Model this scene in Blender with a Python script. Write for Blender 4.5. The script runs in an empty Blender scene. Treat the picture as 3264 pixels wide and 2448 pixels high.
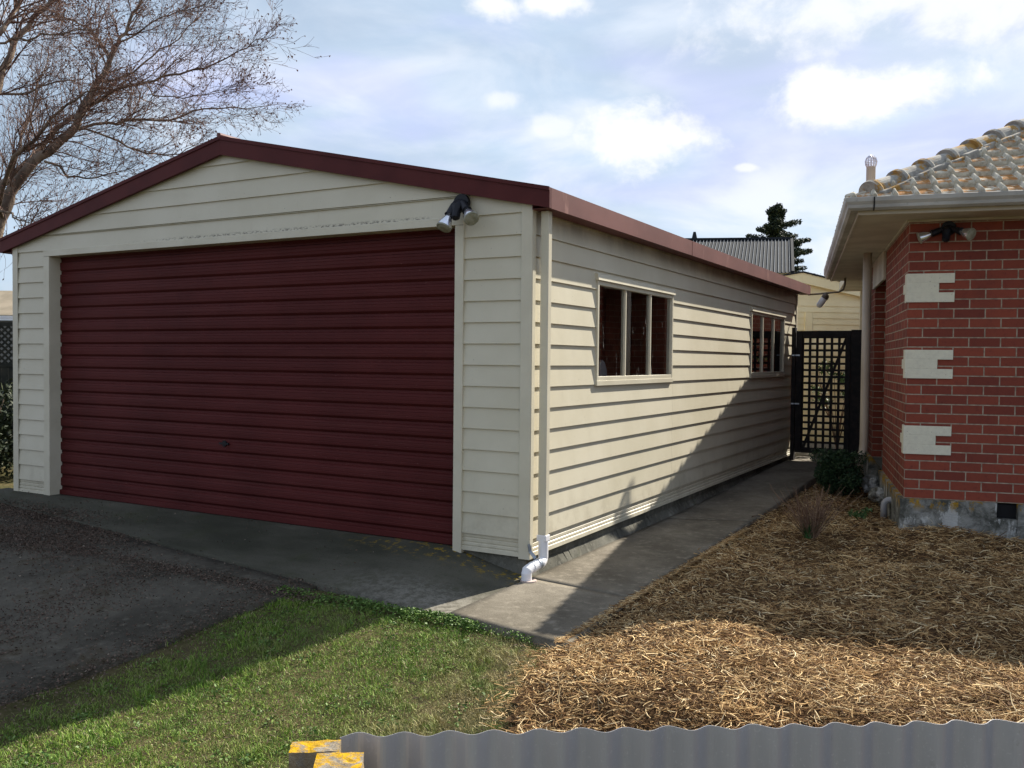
import bpy, bmesh, math, random
import numpy as np
from mathutils import Vector, Matrix
random.seed(7); RNG = np.random.default_rng(11)
R = math.radians
sc = bpy.context.scene
col = sc.collection

# ------------------------------------------------------------------ camera
cam_d = bpy.data.cameras.new("camera"); cam = bpy.data.objects.new("camera", cam_d); col.objects.link(cam)
_f = Vector((-0.4891, 0.8718, -0.0268)).normalized()
_roll = 0.0100
_r = _f.cross(Vector((0, 0, 1))).normalized(); _u = _r.cross(_f)
_r2 = _r * math.cos(_roll) + _u * math.sin(_roll); _u2 = -_r * math.sin(_roll) + _u * math.cos(_roll)
m = Matrix((( _r2.x, _u2.x, -_f.x), (_r2.y, _u2.y, -_f.y), (_r2.z, _u2.z, -_f.z))).to_4x4()
m.translation = Vector((2.9031, -5.4365, 1.3731)); cam.matrix_world = m
cam_d.sensor_width = 36; cam_d.lens = 31.77; cam_d.clip_start = 0.05; cam_d.clip_end = 2000
sc.camera = cam

# ------------------------------------------------------------------ light
SUN_AZ, SUN_EL = 16.5, 38.3      # azimuth from +Y towards +X
sv = Vector((math.sin(R(SUN_AZ)) * math.cos(R(SUN_EL)), math.cos(R(SUN_AZ)) * math.cos(R(SUN_EL)), math.sin(R(SUN_EL))))
sl = bpy.data.lights.new("sun", 'SUN'); sl.energy = 5.0; sl.angle = R(0.53); sl.color = (1, 0.93, 0.82)
so = bpy.data.objects.new("sun", sl); col.objects.link(so); so.rotation_euler = sv.to_track_quat('Z', 'Y').to_euler()
sc.view_settings.view_transform = 'Standard'; sc.view_settings.look = 'None'
sc.view_settings.exposure = 1.12; sc.view_settings.gamma = 1.0
sc.render.engine = 'CYCLES'
sc.cycles.use_denoising = True
sc.cycles.max_bounces = 8; sc.cycles.transparent_max_bounces = 16

w = bpy.data.worlds.new("World"); sc.world = w; w.use_nodes = True
nt = w.node_tree; nt.nodes.clear()
def N(t, **k):
    n = nt.nodes.new(t)
    for a, b in k.items(): setattr(n, a, b)
    return n
def LK(a, b): nt.links.new(a, b)
def M(op, a, b=None, c=None, clamp=False):
    n = N('ShaderNodeMath', operation=op, use_clamp=clamp)
    for i, v in enumerate((a, b, c)):
        if v is None: continue
        if isinstance(v, (int, float)): n.inputs[i].default_value = v
        else: LK(v, n.inputs[i])
    return n.outputs[0]
out = N('ShaderNodeOutputWorld'); bg = N('ShaderNodeBackground'); LK(bg.outputs[0], out.inputs[0])
sky = N('ShaderNodeTexSky', sky_type='NISHITA'); sky.sun_disc = False
sky.sun_elevation = R(SUN_EL); sky.sun_rotation = R(SUN_AZ); sky.air_density = 1.0; sky.dust_density = 1.5; sky.ozone_density = 1.5
tc = N('ShaderNodeTexCoord')
def wnoise(scale, sx, sy, sz, detail=5, rough=.55, dist=0., rot=(0, 0, 0)):
    mp = N('ShaderNodeMapping'); mp.inputs['Scale'].default_value = (sx, sy, sz); mp.inputs['Rotation'].default_value = rot
    LK(tc.outputs['Generated'], mp.inputs[0])
    n = N('ShaderNodeTexNoise'); n.inputs['Scale'].default_value = scale; n.inputs['Detail'].default_value = detail
    n.inputs['Roughness'].default_value = rough; n.inputs['Distortion'].default_value = dist
    LK(mp.outputs[0], n.inputs[0]); return n.outputs[0]
def wramp(v, p0, p1):
    n = N('ShaderNodeMapRange', interpolation_type='SMOOTHSTEP'); LK(v, n.inputs[0])
    n.inputs[1].default_value = p0; n.inputs[2].default_value = p1; return n.outputs[0]
n_big = wnoise(1.9, 1, 1, 3.2, 6, .5, .5, (0.25, 0.1, 0))
n_mid = wnoise(5.5, 1, 1, 2.6, 7, .55, .5, (0.3, 0.2, 0))
n_fine = wnoise(14., 1, 1, 1.3, 6, .62, .2)
n_lav = wnoise(2.6, 1, 1, 3.0, 3, .5, .2, (0, 0.3, 0))
veil = wramp(n_big, .34, .66)
streak = wramp(n_mid, .40, .72)
# thin veil over the blue
mix1 = N('ShaderNodeMixRGB'); LK(sky.outputs[0], mix1.inputs[1]); mix1.inputs[2].default_value = (8.0, 9.9, 12.2, 1)
LK(M('ADD', M('MULTIPLY', veil, .42), .44, clamp=True), mix1.inputs[0])
mix2 = N('ShaderNodeMixRGB'); LK(mix1.outputs[0], mix2.inputs[1]); mix2.inputs[2].default_value = (7.4, 8.0, 12.7, 1)
LK(M('MULTIPLY', wramp(n_lav, .48, .62), .65), mix2.inputs[0])
mix3 = N('ShaderNodeMixRGB'); LK(mix2.outputs[0], mix3.inputs[1]); mix3.inputs[2].default_value = (11.4, 11.9, 12.9, 1)
LK(M('MULTIPLY', M('MULTIPLY', streak, veil), .85), mix3.inputs[0])
puffs = [((-0.347, 0.908, 0.235), .074, .040, 1), ((-0.134, 0.955, 0.265), .108, .034, 1), ((-0.44, 0.863, 0.248), .026, .014, .55),
         ((-0.482, 0.832, 0.275), .027, .012, .55), ((-0.477, 0.802, 0.362), .032, .018, .9), ((-0.422, 0.831, 0.364), .042, .016, .9),
         ((-0.254, 0.946, 0.203), .013, .005, .6), ((-0.03, 0.942, 0.36), .26, .060, .75), ((0.06, 0.95, 0.29), .10, .03, .5),
         ((0.45, 0.86, 0.26), .14, .05, 1), ((-0.9, 0.35, 0.25), .15, .05, 1), ((0.7, -0.6, 0.35), .25, .08, 1), ((-.5, -.75, .4), .3, .1, 1)]
acc = None
for d, a, b, k in puffs:
    d = Vector(d).normalized(); rt = d.cross(Vector((0, 0, 1))).normalized(); up = rt.cross(d)
    def dot(v):
        n = N('ShaderNodeVectorMath', operation='DOT_PRODUCT'); LK(tc.outputs['Generated'], n.inputs[0]); n.inputs[1].default_value = v
        return n.outputs['Value']
    X = M('DIVIDE', dot(rt), a); Yv = M('DIVIDE', dot(up), b)
    r2 = M('SQRT', M('ADD', M('MULTIPLY', X, X), M('MULTIPLY', Yv, Yv)))
    v = M('ADD', M('SUBTRACT', 1.0, r2), M('MULTIPLY', M('SUBTRACT', n_fine, .5), 2.1))
    v = M('MULTIPLY', M('MULTIPLY', wramp(v, -.10, .60), M('GREATER_THAN', dot(d), 0.5)), k)
    acc = v if acc is None else M('MAXIMUM', acc, v)
mix4 = N('ShaderNodeMixRGB'); LK(mix3.outputs[0], mix4.inputs[1]); mix4.inputs[2].default_value = (13.2, 13.2, 13.5, 1)
LK(M('MULTIPLY', acc, .92), mix4.inputs[0])
LK(mix4.outputs[0], bg.inputs[0]); bg.inputs[1].default_value = 0.0395

# ------------------------------------------------------------------ materials
def mat(name, build=None, base=(.5, .5, .5), rough=.6, spec=.4, metal=0.):
    mt = bpy.data.materials.new(name); mt.use_nodes = True
    b = mt.node_tree.nodes['Principled BSDF']
    b.inputs['Base Color'].default_value = (*base, 1); b.inputs['Roughness'].default_value = rough
    b.inputs['Specular IOR Level'].default_value = spec; b.inputs['Metallic'].default_value = metal
    if build: build(mt.node_tree, b)
    return mt
def mnode(t, ty, **k):
    n = t.nodes.new(ty)
    for a, b in k.items(): setattr(n, a, b)
    return n
def noise(t, scale, detail=5, rough=.55, sc3=(1, 1, 1), dist=0, coord='Object'):
    c = mnode(t, 'ShaderNodeTexCoord'); mp = mnode(t, 'ShaderNodeMapping'); mp.inputs['Scale'].default_value = sc3
    t.links.new(c.outputs[coord], mp.inputs[0]); n = mnode(t, 'ShaderNodeTexNoise')
    n.inputs['Scale'].default_value = scale; n.inputs['Detail'].default_value = detail; n.inputs['Roughness'].default_value = rough
    n.inputs['Distortion'].default_value = dist
    t.links.new(mp.outputs[0], n.inputs[0]); return n.outputs[0]
def rng(t, v, a, b, c=0., d=1., smooth=True):
    n = mnode(t, 'ShaderNodeMapRange'); n.interpolation_type = 'SMOOTHSTEP' if smooth else 'LINEAR'
    t.links.new(v, n.inputs[0])
    for i, x in zip((1, 2, 3, 4), (a, b, c, d)): n.inputs[i].default_value = x
    return n.outputs[0]
def mixc(t, fac, c1, c2, mode='MIX'):
    n = mnode(t, 'ShaderNodeMixRGB', blend_type=mode)
    for i, v in ((0, fac), (1, c1), (2, c2)):
        if hasattr(v, 'is_output') or hasattr(v, 'links'): t.links.new(v, n.inputs[i])
        elif isinstance(v, (int, float)): n.inputs[i].default_value = v
        else: n.inputs[i].default_value = (*v, 1)
    return n.outputs[0]
def mul(t, a, b):
    n = mnode(t, 'ShaderNodeMath', operation='MULTIPLY')
    for i, v in ((0, a), (1, b)):
        if isinstance(v, (int, float)): n.inputs[i].default_value = v
        else: t.links.new(v, n.inputs[i])
    return n.outputs[0]
def bump(t, b, h, strength=.3, dist=.01):
    n = mnode(t, 'ShaderNodeBump'); n.inputs['Strength'].default_value = strength; n.inputs['Distance'].default_value = dist
    t.links.new(h, n.inputs['Height']); t.links.new(n.outputs[0], b.inputs['Normal'])
def setc(t, b, v): t.links.new(v, b.inputs['Base Color'])
def simple(c1, c2, scale, bumpk=.0, bs=60, lo=.35, hi=.65):
    def f(t, b):
        setc(t, b, mixc(t, rng(t, noise(t, scale), lo, hi), c1, c2))
        if bumpk: bump(t, b, noise(t, bs, 4), bumpk, .004)
    return f

CREAM = (.62, .58, .45)
def f_siding(t, b):
    g = rng(t, noise(t, 1.4, 5, .6), .3, .7)
    c = mixc(t, g, (.525, .485, .365), (.58, .54, .42))
    # faint grime streaks running down the boards and mould specks
    st = rng(t, noise(t, 3.0, 6, .7, (2.2, 2.2, .5)), .60, .80)
    c = mixc(t, mul(t, st, .30), c, (.38, .34, .26))
    sp = rng(t, noise(t, 70, 2, .5), .745, .78)
    c = mixc(t, mul(t, sp, .8), c, (.10, .09, .07))
    co = mnode(t, 'ShaderNodeTexCoord'); sp3 = mnode(t, 'ShaderNodeSeparateXYZ'); t.links.new(co.outputs['Object'], sp3.inputs[0])
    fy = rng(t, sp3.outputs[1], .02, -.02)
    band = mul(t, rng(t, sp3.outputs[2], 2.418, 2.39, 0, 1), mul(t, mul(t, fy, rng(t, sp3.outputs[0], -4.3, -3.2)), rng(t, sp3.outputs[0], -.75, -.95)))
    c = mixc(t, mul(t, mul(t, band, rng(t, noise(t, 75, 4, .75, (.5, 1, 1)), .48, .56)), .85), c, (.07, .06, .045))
    jn = mul(t, mul(t, rng(t, sp3.outputs[1], 2.893, 2.898), rng(t, sp3.outputs[1], 2.906, 2.901)), rng(t, sp3.outputs[2], 1.17, 1.16)); c = mixc(t, mul(t, jn, .45), c, (.25, .22, .16))
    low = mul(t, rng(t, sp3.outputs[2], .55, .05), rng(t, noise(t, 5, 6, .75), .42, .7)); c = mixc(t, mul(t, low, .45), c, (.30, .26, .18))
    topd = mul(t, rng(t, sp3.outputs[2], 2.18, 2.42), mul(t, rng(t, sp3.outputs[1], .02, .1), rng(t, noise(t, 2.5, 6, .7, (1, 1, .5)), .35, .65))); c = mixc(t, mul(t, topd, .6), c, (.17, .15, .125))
    setc(t, b, c); bump(t, b, noise(t, 9, 3, .5, (1, 1, .3)), .14, .01)
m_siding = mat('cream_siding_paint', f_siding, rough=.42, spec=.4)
m_trim = mat('cream_trim_paint', simple((.53, .49, .375), (.585, .545, .425), 3), rough=.4)
def f_door(t, b):
    c = mixc(t, rng(t, noise(t, 1.2, 5, .6), .3, .7), (.066, .0115, .0105), (.090, .0165, .0150))
    st = rng(t, noise(t, 8, 5, .6, (.12, 1, 3.2)), .5, .75)
    c = mixc(t, mul(t, st, .35), c, (.125, .036, .032))
    sp = rng(t, noise(t, 110, 2, .5), .72, .76); c = mixc(t, mul(t, sp, .5), c, (.35, .22, .18))
    setc(t, b, c)
m_door = mat('maroon_roller_steel', f_door, rough=.6, spec=.15)
m_barge = mat('maroon_flashing', simple((.066, .0125, .0120), (.088, .018, .0165), 2.5), rough=.6, spec=.18)
def f_gut(t, b):
    c = mixc(t, rng(t, noise(t, 2.0, 5, .6, (1, .6, 1)), .3, .7), (.108, .032, .028), (.150, .052, .045))
    st = rng(t, noise(t, 9, 4, .6, (1, 1, .3)), .60, .78); c = mixc(t, mul(t, st, .5), c, (.33, .17, .14)); setc(t, b, c)
m_gutter = mat('faded_maroon_gutter', f_gut, rough=.6, spec=.25)
def f_conc(dark, light, moss, mk=.6, grit=1.):
    def f(t, b):
        c = mixc(t, rng(t, noise(t, 1.3, 8, .65), .35, .68), dark, light)
        c = mixc(t, mul(t, rng(t, noise(t, 14, 6, .7), .5, .72), .55), c, tuple(x * 1.5 for x in light))
        c = mixc(t, mul(t, rng(t, noise(t, 90, 3, .6), .54, .72), .45 * grit), c, tuple(x * .5 for x in dark))
        c = mixc(t, mul(t, rng(t, noise(t, 2.6, 7, .7, dist=.4), .54, .72), mk), c, moss)
        setc(t, b, c); bump(t, b, noise(t, 60, 6, .7), .5, .006)
    return f
m_path = mat('weathered_path_concrete', f_conc((.098, .085, .064), (.20, .178, .14), (.085, .078, .05), .55), rough=.92, spec=.15)
def f_apron(t, b):
    c = mixc(t, rng(t, noise(t, 1.1, 7, .62, (.5, 1.2, 1)), .35, .68), (.038, .038, .026), (.096, .090, .068))
    c = mixc(t, mul(t, rng(t, noise(t, 3.0, 6, .7), .5, .7), .6), c, (.046, .050, .024))
    co = mnode(t, 'ShaderNodeTexCoord'); sx = mnode(t, 'ShaderNodeSeparateXYZ'); t.links.new(co.outputs['Object'], sx.inputs[0])
    near = mul(t, rng(t, sx.outputs[0], -1.35, -.25), rng(t, sx.outputs[1], -.35, -.8))
    worn = mul(t, near, rng(t, noise(t, 20, 6, .75, (1, 1, 1)), .40, .60)); c = mixc(t, mul(t, near, .75), c, (.13, .12, .095)); c = mixc(t, mul(t, worn, .7), c, (.23, .215, .18))  # sunlit corner's paler tone put in the colour, with pale speckled stain
    c = mixc(t, mul(t, mul(t, rng(t, sx.outputs[1], -.30, -.02), rng(t, sx.outputs[0], -1.9, -.7)), rng(t, noise(t, 16, 5, .7), .54, .60)), c, (.24, .16, .02))
    c = mixc(t, mul(t, rng(t, noise(t, 90, 3, .6), .54, .72), .5), c, (.02, .02, .016))
    setc(t, b, c); bump(t, b, noise(t, 60, 6, .7), .5, .006)
m_apron = mat('dark_apron_concrete', f_apron, rough=.9, spec=.15)
m_drive = mat('old_driveway_concrete', f_conc((.046, .041, .031), (.100, .090, .070), (.048, .036, .019), .95, .4), rough=.95, spec=.15)
m_found = mat('mossy_foundation_concrete', f_conc((.07, .068, .055), (.16, .155, .13), (.05, .055, .03), .8), rough=.95, spec=.1)
m_kerbline = mat('joint_dirt', simple((.035, .035, .022), (.07, .065, .04), 30), rough=1, spec=.05)
def f_ground(t, b):
    c = mixc(t, rng(t, noise(t, 2.2, 7, .65), .35, .65), (.055, .055, .022), (.095, .078, .038))
    c = mixc(t, mul(t, rng(t, noise(t, 35, 5, .7), .45, .7), .6), c, (.14, .115, .06)); setc(t, b, c)
    bump(t, b, noise(t, 40, 5, .7), .6, .02)
m_ground = mat('lawn_soil', f_ground, rough=1, spec=.05)
def f_soil(t, b):
    c = mixc(t, rng(t, noise(t, 18, 7, .7), .35, .65), (.050, .028, .014), (.12, .072, .036)); setc(t, b, c)
    bump(t, b, noise(t, 30, 6, .7), .9, .03)
m_soil = mat('mulch_bed_base', f_soil, rough=1, spec=.05)
def island(t):
    n = mnode(t, 'ShaderNodeNewGeometry'); return n.outputs['Random Per Island']
def ramp(t, v, stops):
    n = mnode(t, 'ShaderNodeValToRGB'); e = n.color_ramp.elements
    while len(e) < len(stops): e.new(.5)
    for i, (p, c) in enumerate(stops): e[i].position = p; e[i].color = (*c, 1)
    t.links.new(v, n.inputs[0]); return n.outputs[0]
def f_mulch(t, b):
    c = ramp(t, island(t), [(0, (.085, .040, .018)), (.3, (.26, .145, .058)), (.62, (.50, .315, .135)), (.88, (.74, .54, .27)), (1, (.84, .70, .44))])
    big = rng(t, noise(t, 1.6, 4, .6), .35, .7, .75, 1.15)
    g = mnode(t, 'ShaderNodeMixRGB', blend_type='MULTIPLY'); g.inputs[0].default_value = 1
    t.links.new(c, g.inputs[1]); t.links.new(big, g.inputs[2]); setc(t, b, g.outputs[0])
m_mulch = mat('shredded_vine_mulch', f_mulch, rough=.8, spec=.2)
def f_grass(t, b):
    c = ramp(t, island(t), [(0, (.050, .125, .010)), (.45, (.135, .25, .022)), (.8, (.25, .34, .055)), (.93, (.28, .26, .12)), (1, (.44, .38, .23))])
    dry = rng(t, noise(t, 1.9, 5, .6), .47, .70)
    c = mixc(t, mul(t, dry, .30), c, (.27, .235, .10))
    co = mnode(t, 'ShaderNodeTexCoord'); sx = mnode(t, 'ShaderNodeSeparateXYZ'); t.links.new(co.outputs['Object'], sx.inputs[0])
    worn = mul(t, rng(t, sx.outputs[0], .15, .75), rng(t, noise(t, 6, 5, .7), .30, .55))
    c = mixc(t, mul(t, worn, .85), c, mixc(t, rng(t, noise(t, 40, 3), .4, .6), (.30, .23, .12), (.42, .34, .17)))
    lush = rng(t, noise(t, 3.3, 3, .6, (1, 1, 1)), .52, .64)
    c = mixc(t, mul(t, lush, .45), c, (.065, .15, .02))
    setc(t, b, c)
    tr = b.inputs['Transmission Weight'] if 'Transmission Weight' in b.inputs else None
    b.inputs['Subsurface Weight'].default_value = 0
m_grass = mat('lawn_grass_blades', f_grass, rough=.6, spec=.25)
m_weed = mat('broad_green_weeds', lambda t, b: setc(t, b, ramp(t, island(t), [(0, (.035, .08, .012)), (.6, (.085, .16, .025)), (1, (.17, .25, .06))])), rough=.55, spec=.3)
m_litter = mat('brown_leaf_litter', lambda t, b: setc(t, b, ramp(t, island(t), [(0, (.055, .038, .028)), (.5, (.095, .065, .048)), (.97, (.135, .094, .070)), (1, (.26, .21, .16))])), rough=.8, spec=.2)

def f_brick(t, b):
    uv = mnode(t, 'ShaderNodeUVMap'); uv.uv_map = 'UVMap'
    br = mnode(t, 'ShaderNodeTexBrick'); br.offset = .5; br.squash = 1
    t.links.new(uv.outputs[0], br.inputs['Vector'])
    br.inputs['Scale'].default_value = 1; br.inputs['Mortar Size'].default_value = .0052; br.inputs['Mortar Smooth'].default_value = .15
    br.inputs['Bias'].default_value = -.15; br.inputs['Brick Width'].default_value = .24; br.inputs['Row Height'].default_value = .0812
    br.inputs['Color1'].default_value = (.25, .060, .036, 1); br.inputs['Color2'].default_value = (.15, .037, .026, 1)
    br.inputs['Mortar'].default_value = (.36, .29, .21, 1)
    c = mixc(t, mul(t, rng(t, noise(t, 26, 5, .7), .5, .75), .5), br.outputs[0], (.075, .024, .024))
    c = mixc(t, mul(t, rng(t, noise(t, 3.0, 4, .6), .55, .75), .30), c, (.21, .060, .036))
    c = mixc(t, mul(t, rng(t, noise(t, 1.1, 6, .7), .50, .72), .45), c, (.11, .034, .028))
    c = mixc(t, mul(t, rng(t, noise(t, 6.5, 7, .8), .64, .74), .35), c, (.30, .20, .17))
    fin = mixc(t, br.outputs['Fac'], c, mixc(t, rng(t, noise(t, 22, 4), .3, .7), (.22, .175, .13), (.40, .33, .245)))
    setc(t, b, fin)
    inv = mnode(t, 'ShaderNodeMath', operation='SUBTRACT'); inv.inputs[0].default_value = 1; t.links.new(br.outputs['Fac'], inv.inputs[1])
    ad = mnode(t, 'ShaderNodeMath', operation='ADD'); t.links.new(inv.outputs[0], ad.inputs[0]); t.links.new(mul(t, noise(t, 120, 4, .6), .35), ad.inputs[1])
    bump(t, b, ad.outputs[0], .7, .006)
m_brick = mat('red_clay_brick', f_brick, rough=.85, spec=.2)
def f_quoin(t, b):
    uv = mnode(t, 'ShaderNodeUVMap'); uv.uv_map = 'UVMap'
    br = mnode(t, 'ShaderNodeTexBrick'); t.links.new(uv.outputs[0], br.inputs['Vector']); br.inputs['Scale'].default_value = 1
    br.inputs['Mortar Size'].default_value = .005; br.inputs['Brick Width'].default_value = .9; br.inputs['Row Height'].default_value = .0812
    c = mixc(t, rng(t, noise(t, 25, 6, .7), .4, .75), (.68, .65, .51), (.60, .57, .45))
    c = mixc(t, mul(t, rng(t, noise(t, 60, 3, .6), .66, .72), .6), c, (.28, .25, .2)); setc(t, b, c)
    ad = mnode(t, 'ShaderNodeMath', operation='SUBTRACT'); t.links.new(mul(t, noise(t, 90, 4, .6), .6), ad.inputs[0]); t.links.new(mul(t, br.outputs['Fac'], .45), ad.inputs[1])
    bump(t, b, ad.outputs[0], .55, .005)
m_quoin = mat('cream_painted_brick', f_quoin, rough=.8, spec=.2)
def f_hfound(t, b):
    c = mixc(t, rng(t, noise(t, 7, 8, .7, dist=.5), .35, .68), (.085, .086, .072), (.36, .355, .32))
    c = mixc(t, mul(t, rng(t, noise(t, 4.2, 7, .7, (1, 1, .6)), .555, .62), .85), c, (.58, .58, .55))
    co = mnode(t, 'ShaderNodeTexCoord'); sp = mnode(t, 'ShaderNodeSeparateXYZ'); t.links.new(co.outputs['Object'], sp.inputs[0])
    band = rng(t, sp.outputs[2], .10, .20)
    ln = mul(t, band, rng(t, noise(t, 8, 6, .7, (1, 1, .7)), .47, .53))
    c = mixc(t, ln, c, mixc(t, rng(t, noise(t, 60, 4), .4, .6), (.42, .24, .02), (.32, .20, .05)))
    setc(t, b, c); bump(t, b, noise(t, 22, 8, .75), .9, .03)
m_hfound = mat('rough_lichened_concrete', f_hfound, rough=.95, spec=.1)
def f_tile(t, b):
    c = mixc(t, rng(t, noise(t, 9, 6, .7), .35, .65), (.44, .40, .31), (.66, .62, .50))
    c = mixc(t, mul(t, rng(t, noise(t, 2.5, 4, .6), .5, .7), .4), c, (.22, .21, .19))
    at = mnode(t, 'ShaderNodeAttribute'); at.attribute_name = 'pan'
    ln = mul(t, at.outputs['Fac'], rng(t, noise(t, 10, 6, .7), .40, .52))
    c = mixc(t, mul(t, ln, .9), c, mixc(t, rng(t, noise(t, 40, 3), .4, .6), (.44, .155, .012), (.36, .16, .03)))
    c = mixc(t, mul(t, rng(t, noise(t, 34, 6, .75), .50, .68), .55), c, (.17, .155, .125))
    setc(t, b, c); bump(t, b, noise(t, 60, 6, .8), .9, .008)
m_tile = mat('lichened_concrete_tile', f_tile, rough=.95, spec=.1)
def f_cap(t, b):
    c = mixc(t, rng(t, noise(t, 9, 6, .7), .35, .65), (.24, .225, .20), (.40, .38, .33))
    ln = rng(t, noise(t, 5.5, 5, .65), .53, .60)
    c = mixc(t, mul(t, ln, .85), c, (.36, .19, .03)); setc(t, b, c); bump(t, b, noise(t, 50, 5, .7), .5, .008)
m_cap = mat('lichened_hip_cap', f_cap, rough=.95, spec=.1)
m_eave = mat('grey_cream_eave_paint', simple((.40, .36, .28), (.50, .46, .37), 3), rough=.6)
def f_hg(t, b):
    c = mixc(t, rng(t, noise(t, 2.4, 5, .6, (1, 1, 2)), .3, .7), (.30, .29, .26), (.44, .43, .39))
    c = mixc(t, mul(t, rng(t, noise(t, 14, 5, .7), .56, .75), .5), c, (.16, .155, .13)); setc(t, b, c)
m_hgut = mat('weathered_grey_gutter', f_hg, rough=.6, spec=.25)
m_hpipe = mat('beige_downpipe', simple((.40, .33, .25), (.46, .385, .30), 2), rough=.45)
m_pvc = mat('white_pvc', simple((.70, .70, .72), (.78, .77, .76), 8), rough=.3, spec=.5)
m_steel = mat('galvanised_strap', simple((.30, .34, .38), (.42, .46, .5), 20), rough=.4, metal=.7)
m_black = mat('black_plastic', base=(.006, .0065, .010), rough=.45, spec=.3)
m_void = mat('dark_vent_cavity', base=(.006, .006, .007), rough=.9)
m_chrome = mat('silvered_reflector', base=(.75, .76, .80), rough=.22, metal=.9)
m_lens = mat('dirty_lamp_lens', simple((.20, .20, .14), (.30, .30, .24), 30), rough=.35)
def f_gate(t, b):
    setc(t, b, mixc(t, rng(t, noise(t, 12, 5, .6), .4, .7), (.014, .013, .014), (.030, .024, .022)))
m_gate = mat('black_stained_timber', f_gate, rough=.7, spec=.25)
m_wood = mat('raw_pine_board', simple((.42, .25, .12), (.55, .36, .19), 10), rough=.7)
m_tarp = mat('white_plastic_sheet', base=(.62, .64, .70), rough=.35)
m_inside = mat('garage_lining', simple((.10, .095, .085), (.15, .14, .12), 3), rough=.9)
m_floor = mat('garage_floor_concrete', f_conc((.10, .10, .095), (.16, .155, .145), (.08, .08, .07), .4), rough=.9)
def f_fence(t, b):
    c = mixc(t, rng(t, noise(t, 1.7, 6, .6), .35, .7), (.42, .42, .435), (.50, .50, .51))
    c = mixc(t, mul(t, rng(t, noise(t, 7, 6, .7, (1, 1, .35)), .52, .75), .4), c, (.27, .28, .31))
    c = mixc(t, mul(t, rng(t, noise(t, 24, 7, .8, (1, 1, .5)), .60, .72), .4), c, (.20, .195, .18)); c = mixc(t, mul(t, rng(t, noise(t, 160, 3, .6), .60, .70), .4), c, (.60, .60, .60)); setc(t, b, c)
m_fence = mat('weathered_zinc', f_fence, rough=.42, spec=.5, metal=.45)
def f_post(t, b):
    c = mixc(t, rng(t, noise(t, 30, 6, .7), .35, .65), (.20, .17, .13), (.34, .30, .24))
    ln = rng(t, noise(t, 26, 6, .75, dist=.6), .42, .53)
    g = mnode(t, 'ShaderNodeNewGeometry'); s = mnode(t, 'ShaderNodeSeparateXYZ'); t.links.new(g.outputs['Normal'], s.inputs[0])
    ln2 = mul(t, ln, rng(t, s.outputs[2], -.2, .5))
    c = mixc(t, ln2, c, mixc(t, rng(t, noise(t, 90, 4), .4, .6), (.60, .35, .010), (.42, .25, .03)))
    setc(t, b, c); bump(t, b, noise(t, 140, 6, .8), .9, .006)
m_post = mat('lichened_weathered_timber', f_post, rough=.95, spec=.1)
def f_bark(t, b):
    c = mixc(t, rng(t, noise(t, 5, 6, .65, (1, 1, .4)), .35, .68), (.10, .075, .058), (.25, .195, .145))
    setc(t, b, c); bump(t, b, noise(t, 30, 5, .7, (1, 1, .3)), .6, .02)
m_bark = mat('grey_brown_bark', f_bark, rough=.95, spec=.1)
m_twig = mat('russet_bare_twigs', lambda t, b: setc(t, b, ramp(t, island(t), [(0, (.075, .045, .036)), (.5, (.14, .088, .068)), (1, (.25, .17, .135))])), rough=.9, spec=.1)
m_bud = mat('reddish_leaf_buds', lambda t, b: setc(t, b, ramp(t, island(t), [(0, (.13, .06, .045)), (1, (.29, .17, .12))])), rough=.9, spec=.1)
def leafmat(nm, a, b_, c_):
    return mat(nm, lambda t, b: setc(t, b, ramp(t, island(t), [(0, a), (.6, b_), (1, c_)])), rough=.6, spec=.25)
m_conif = leafmat('dark_conifer_needles', (.010, .020, .012), (.024, .038, .018), (.085, .095, .03))
m_treeleaf = leafmat('dark_evergreen_leaves', (.012, .022, .010), (.025, .042, .016), (.05, .07, .03))
m_bush = leafmat('deep_green_bush_leaves', (.010, .026, .012), (.022, .050, .020), (.045, .085, .035))
m_shrub2 = leafmat('mid_green_shrub_leaves', (.03, .065, .02), (.06, .11, .03), (.12, .17, .06))
m_hedge = leafmat('dark_hedge_leaves', (.010, .018, .007), (.02, .032, .011), (.045, .052, .02))  # the hedge's own dark green
m_stick = mat('dry_brown_stems', lambda t, b: setc(t, b, ramp(t, island(t), [(0, (.09, .052, .034)), (.6, (.17, .105, .07)), (1, (.28, .19, .13))])), rough=.9, spec=.1)
m_strap = leafmat('strappy_green_leaves', (.015, .05, .015), (.03, .09, .025), (.07, .15, .05))
m_yellowleaf = mat('yellow_leaf', base=(.45, .36, .05), rough=.6)
def f_shed(t, b):
    c = mixc(t, rng(t, noise(t, 2, 5, .6), .3, .7), (.74, .62, .36), (.82, .71, .44))
    c = mixc(t, mul(t, rng(t, noise(t, 7, 6, .75, (1, 1, 3)), .60, .72), .6), c, (.42, .27, .14)); setc(t, b, c)
m_shed = mat('yellow_cream_weatherboard_paint', f_shed, rough=.6)
m_rib = mat('grey_ribbed_roof_steel', simple((.018, .021, .025), (.028, .032, .036), .8), rough=.85, spec=.1)
m_ribtop = mat('sunlit_rib_crest', simple((.20, .215, .23), (.26, .28, .30), 3), rough=.8, spec=.1)  # same roof steel; sun on the ribs put in as paler colour
m_dark = mat('dark_stained_palings', simple((.016, .018, .014), (.035, .035, .026), 6), rough=.9)
m_paleroof = mat('pale_roof_sheet', simple((.20, .165, .11), (.28, .23, .16), 2), rough=.8)
m_copper = mat('dull_copper_conduit', simple((.10, .075, .05), (.16, .12, .08), 20), rough=.5, metal=.3)
m_opal = mat('opal_lamp_glass', base=(.80, .80, .80), rough=.25)
m_wire = mat('wire_balloon_mesh', base=(.62, .62, .68), rough=.4, metal=.3)

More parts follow.
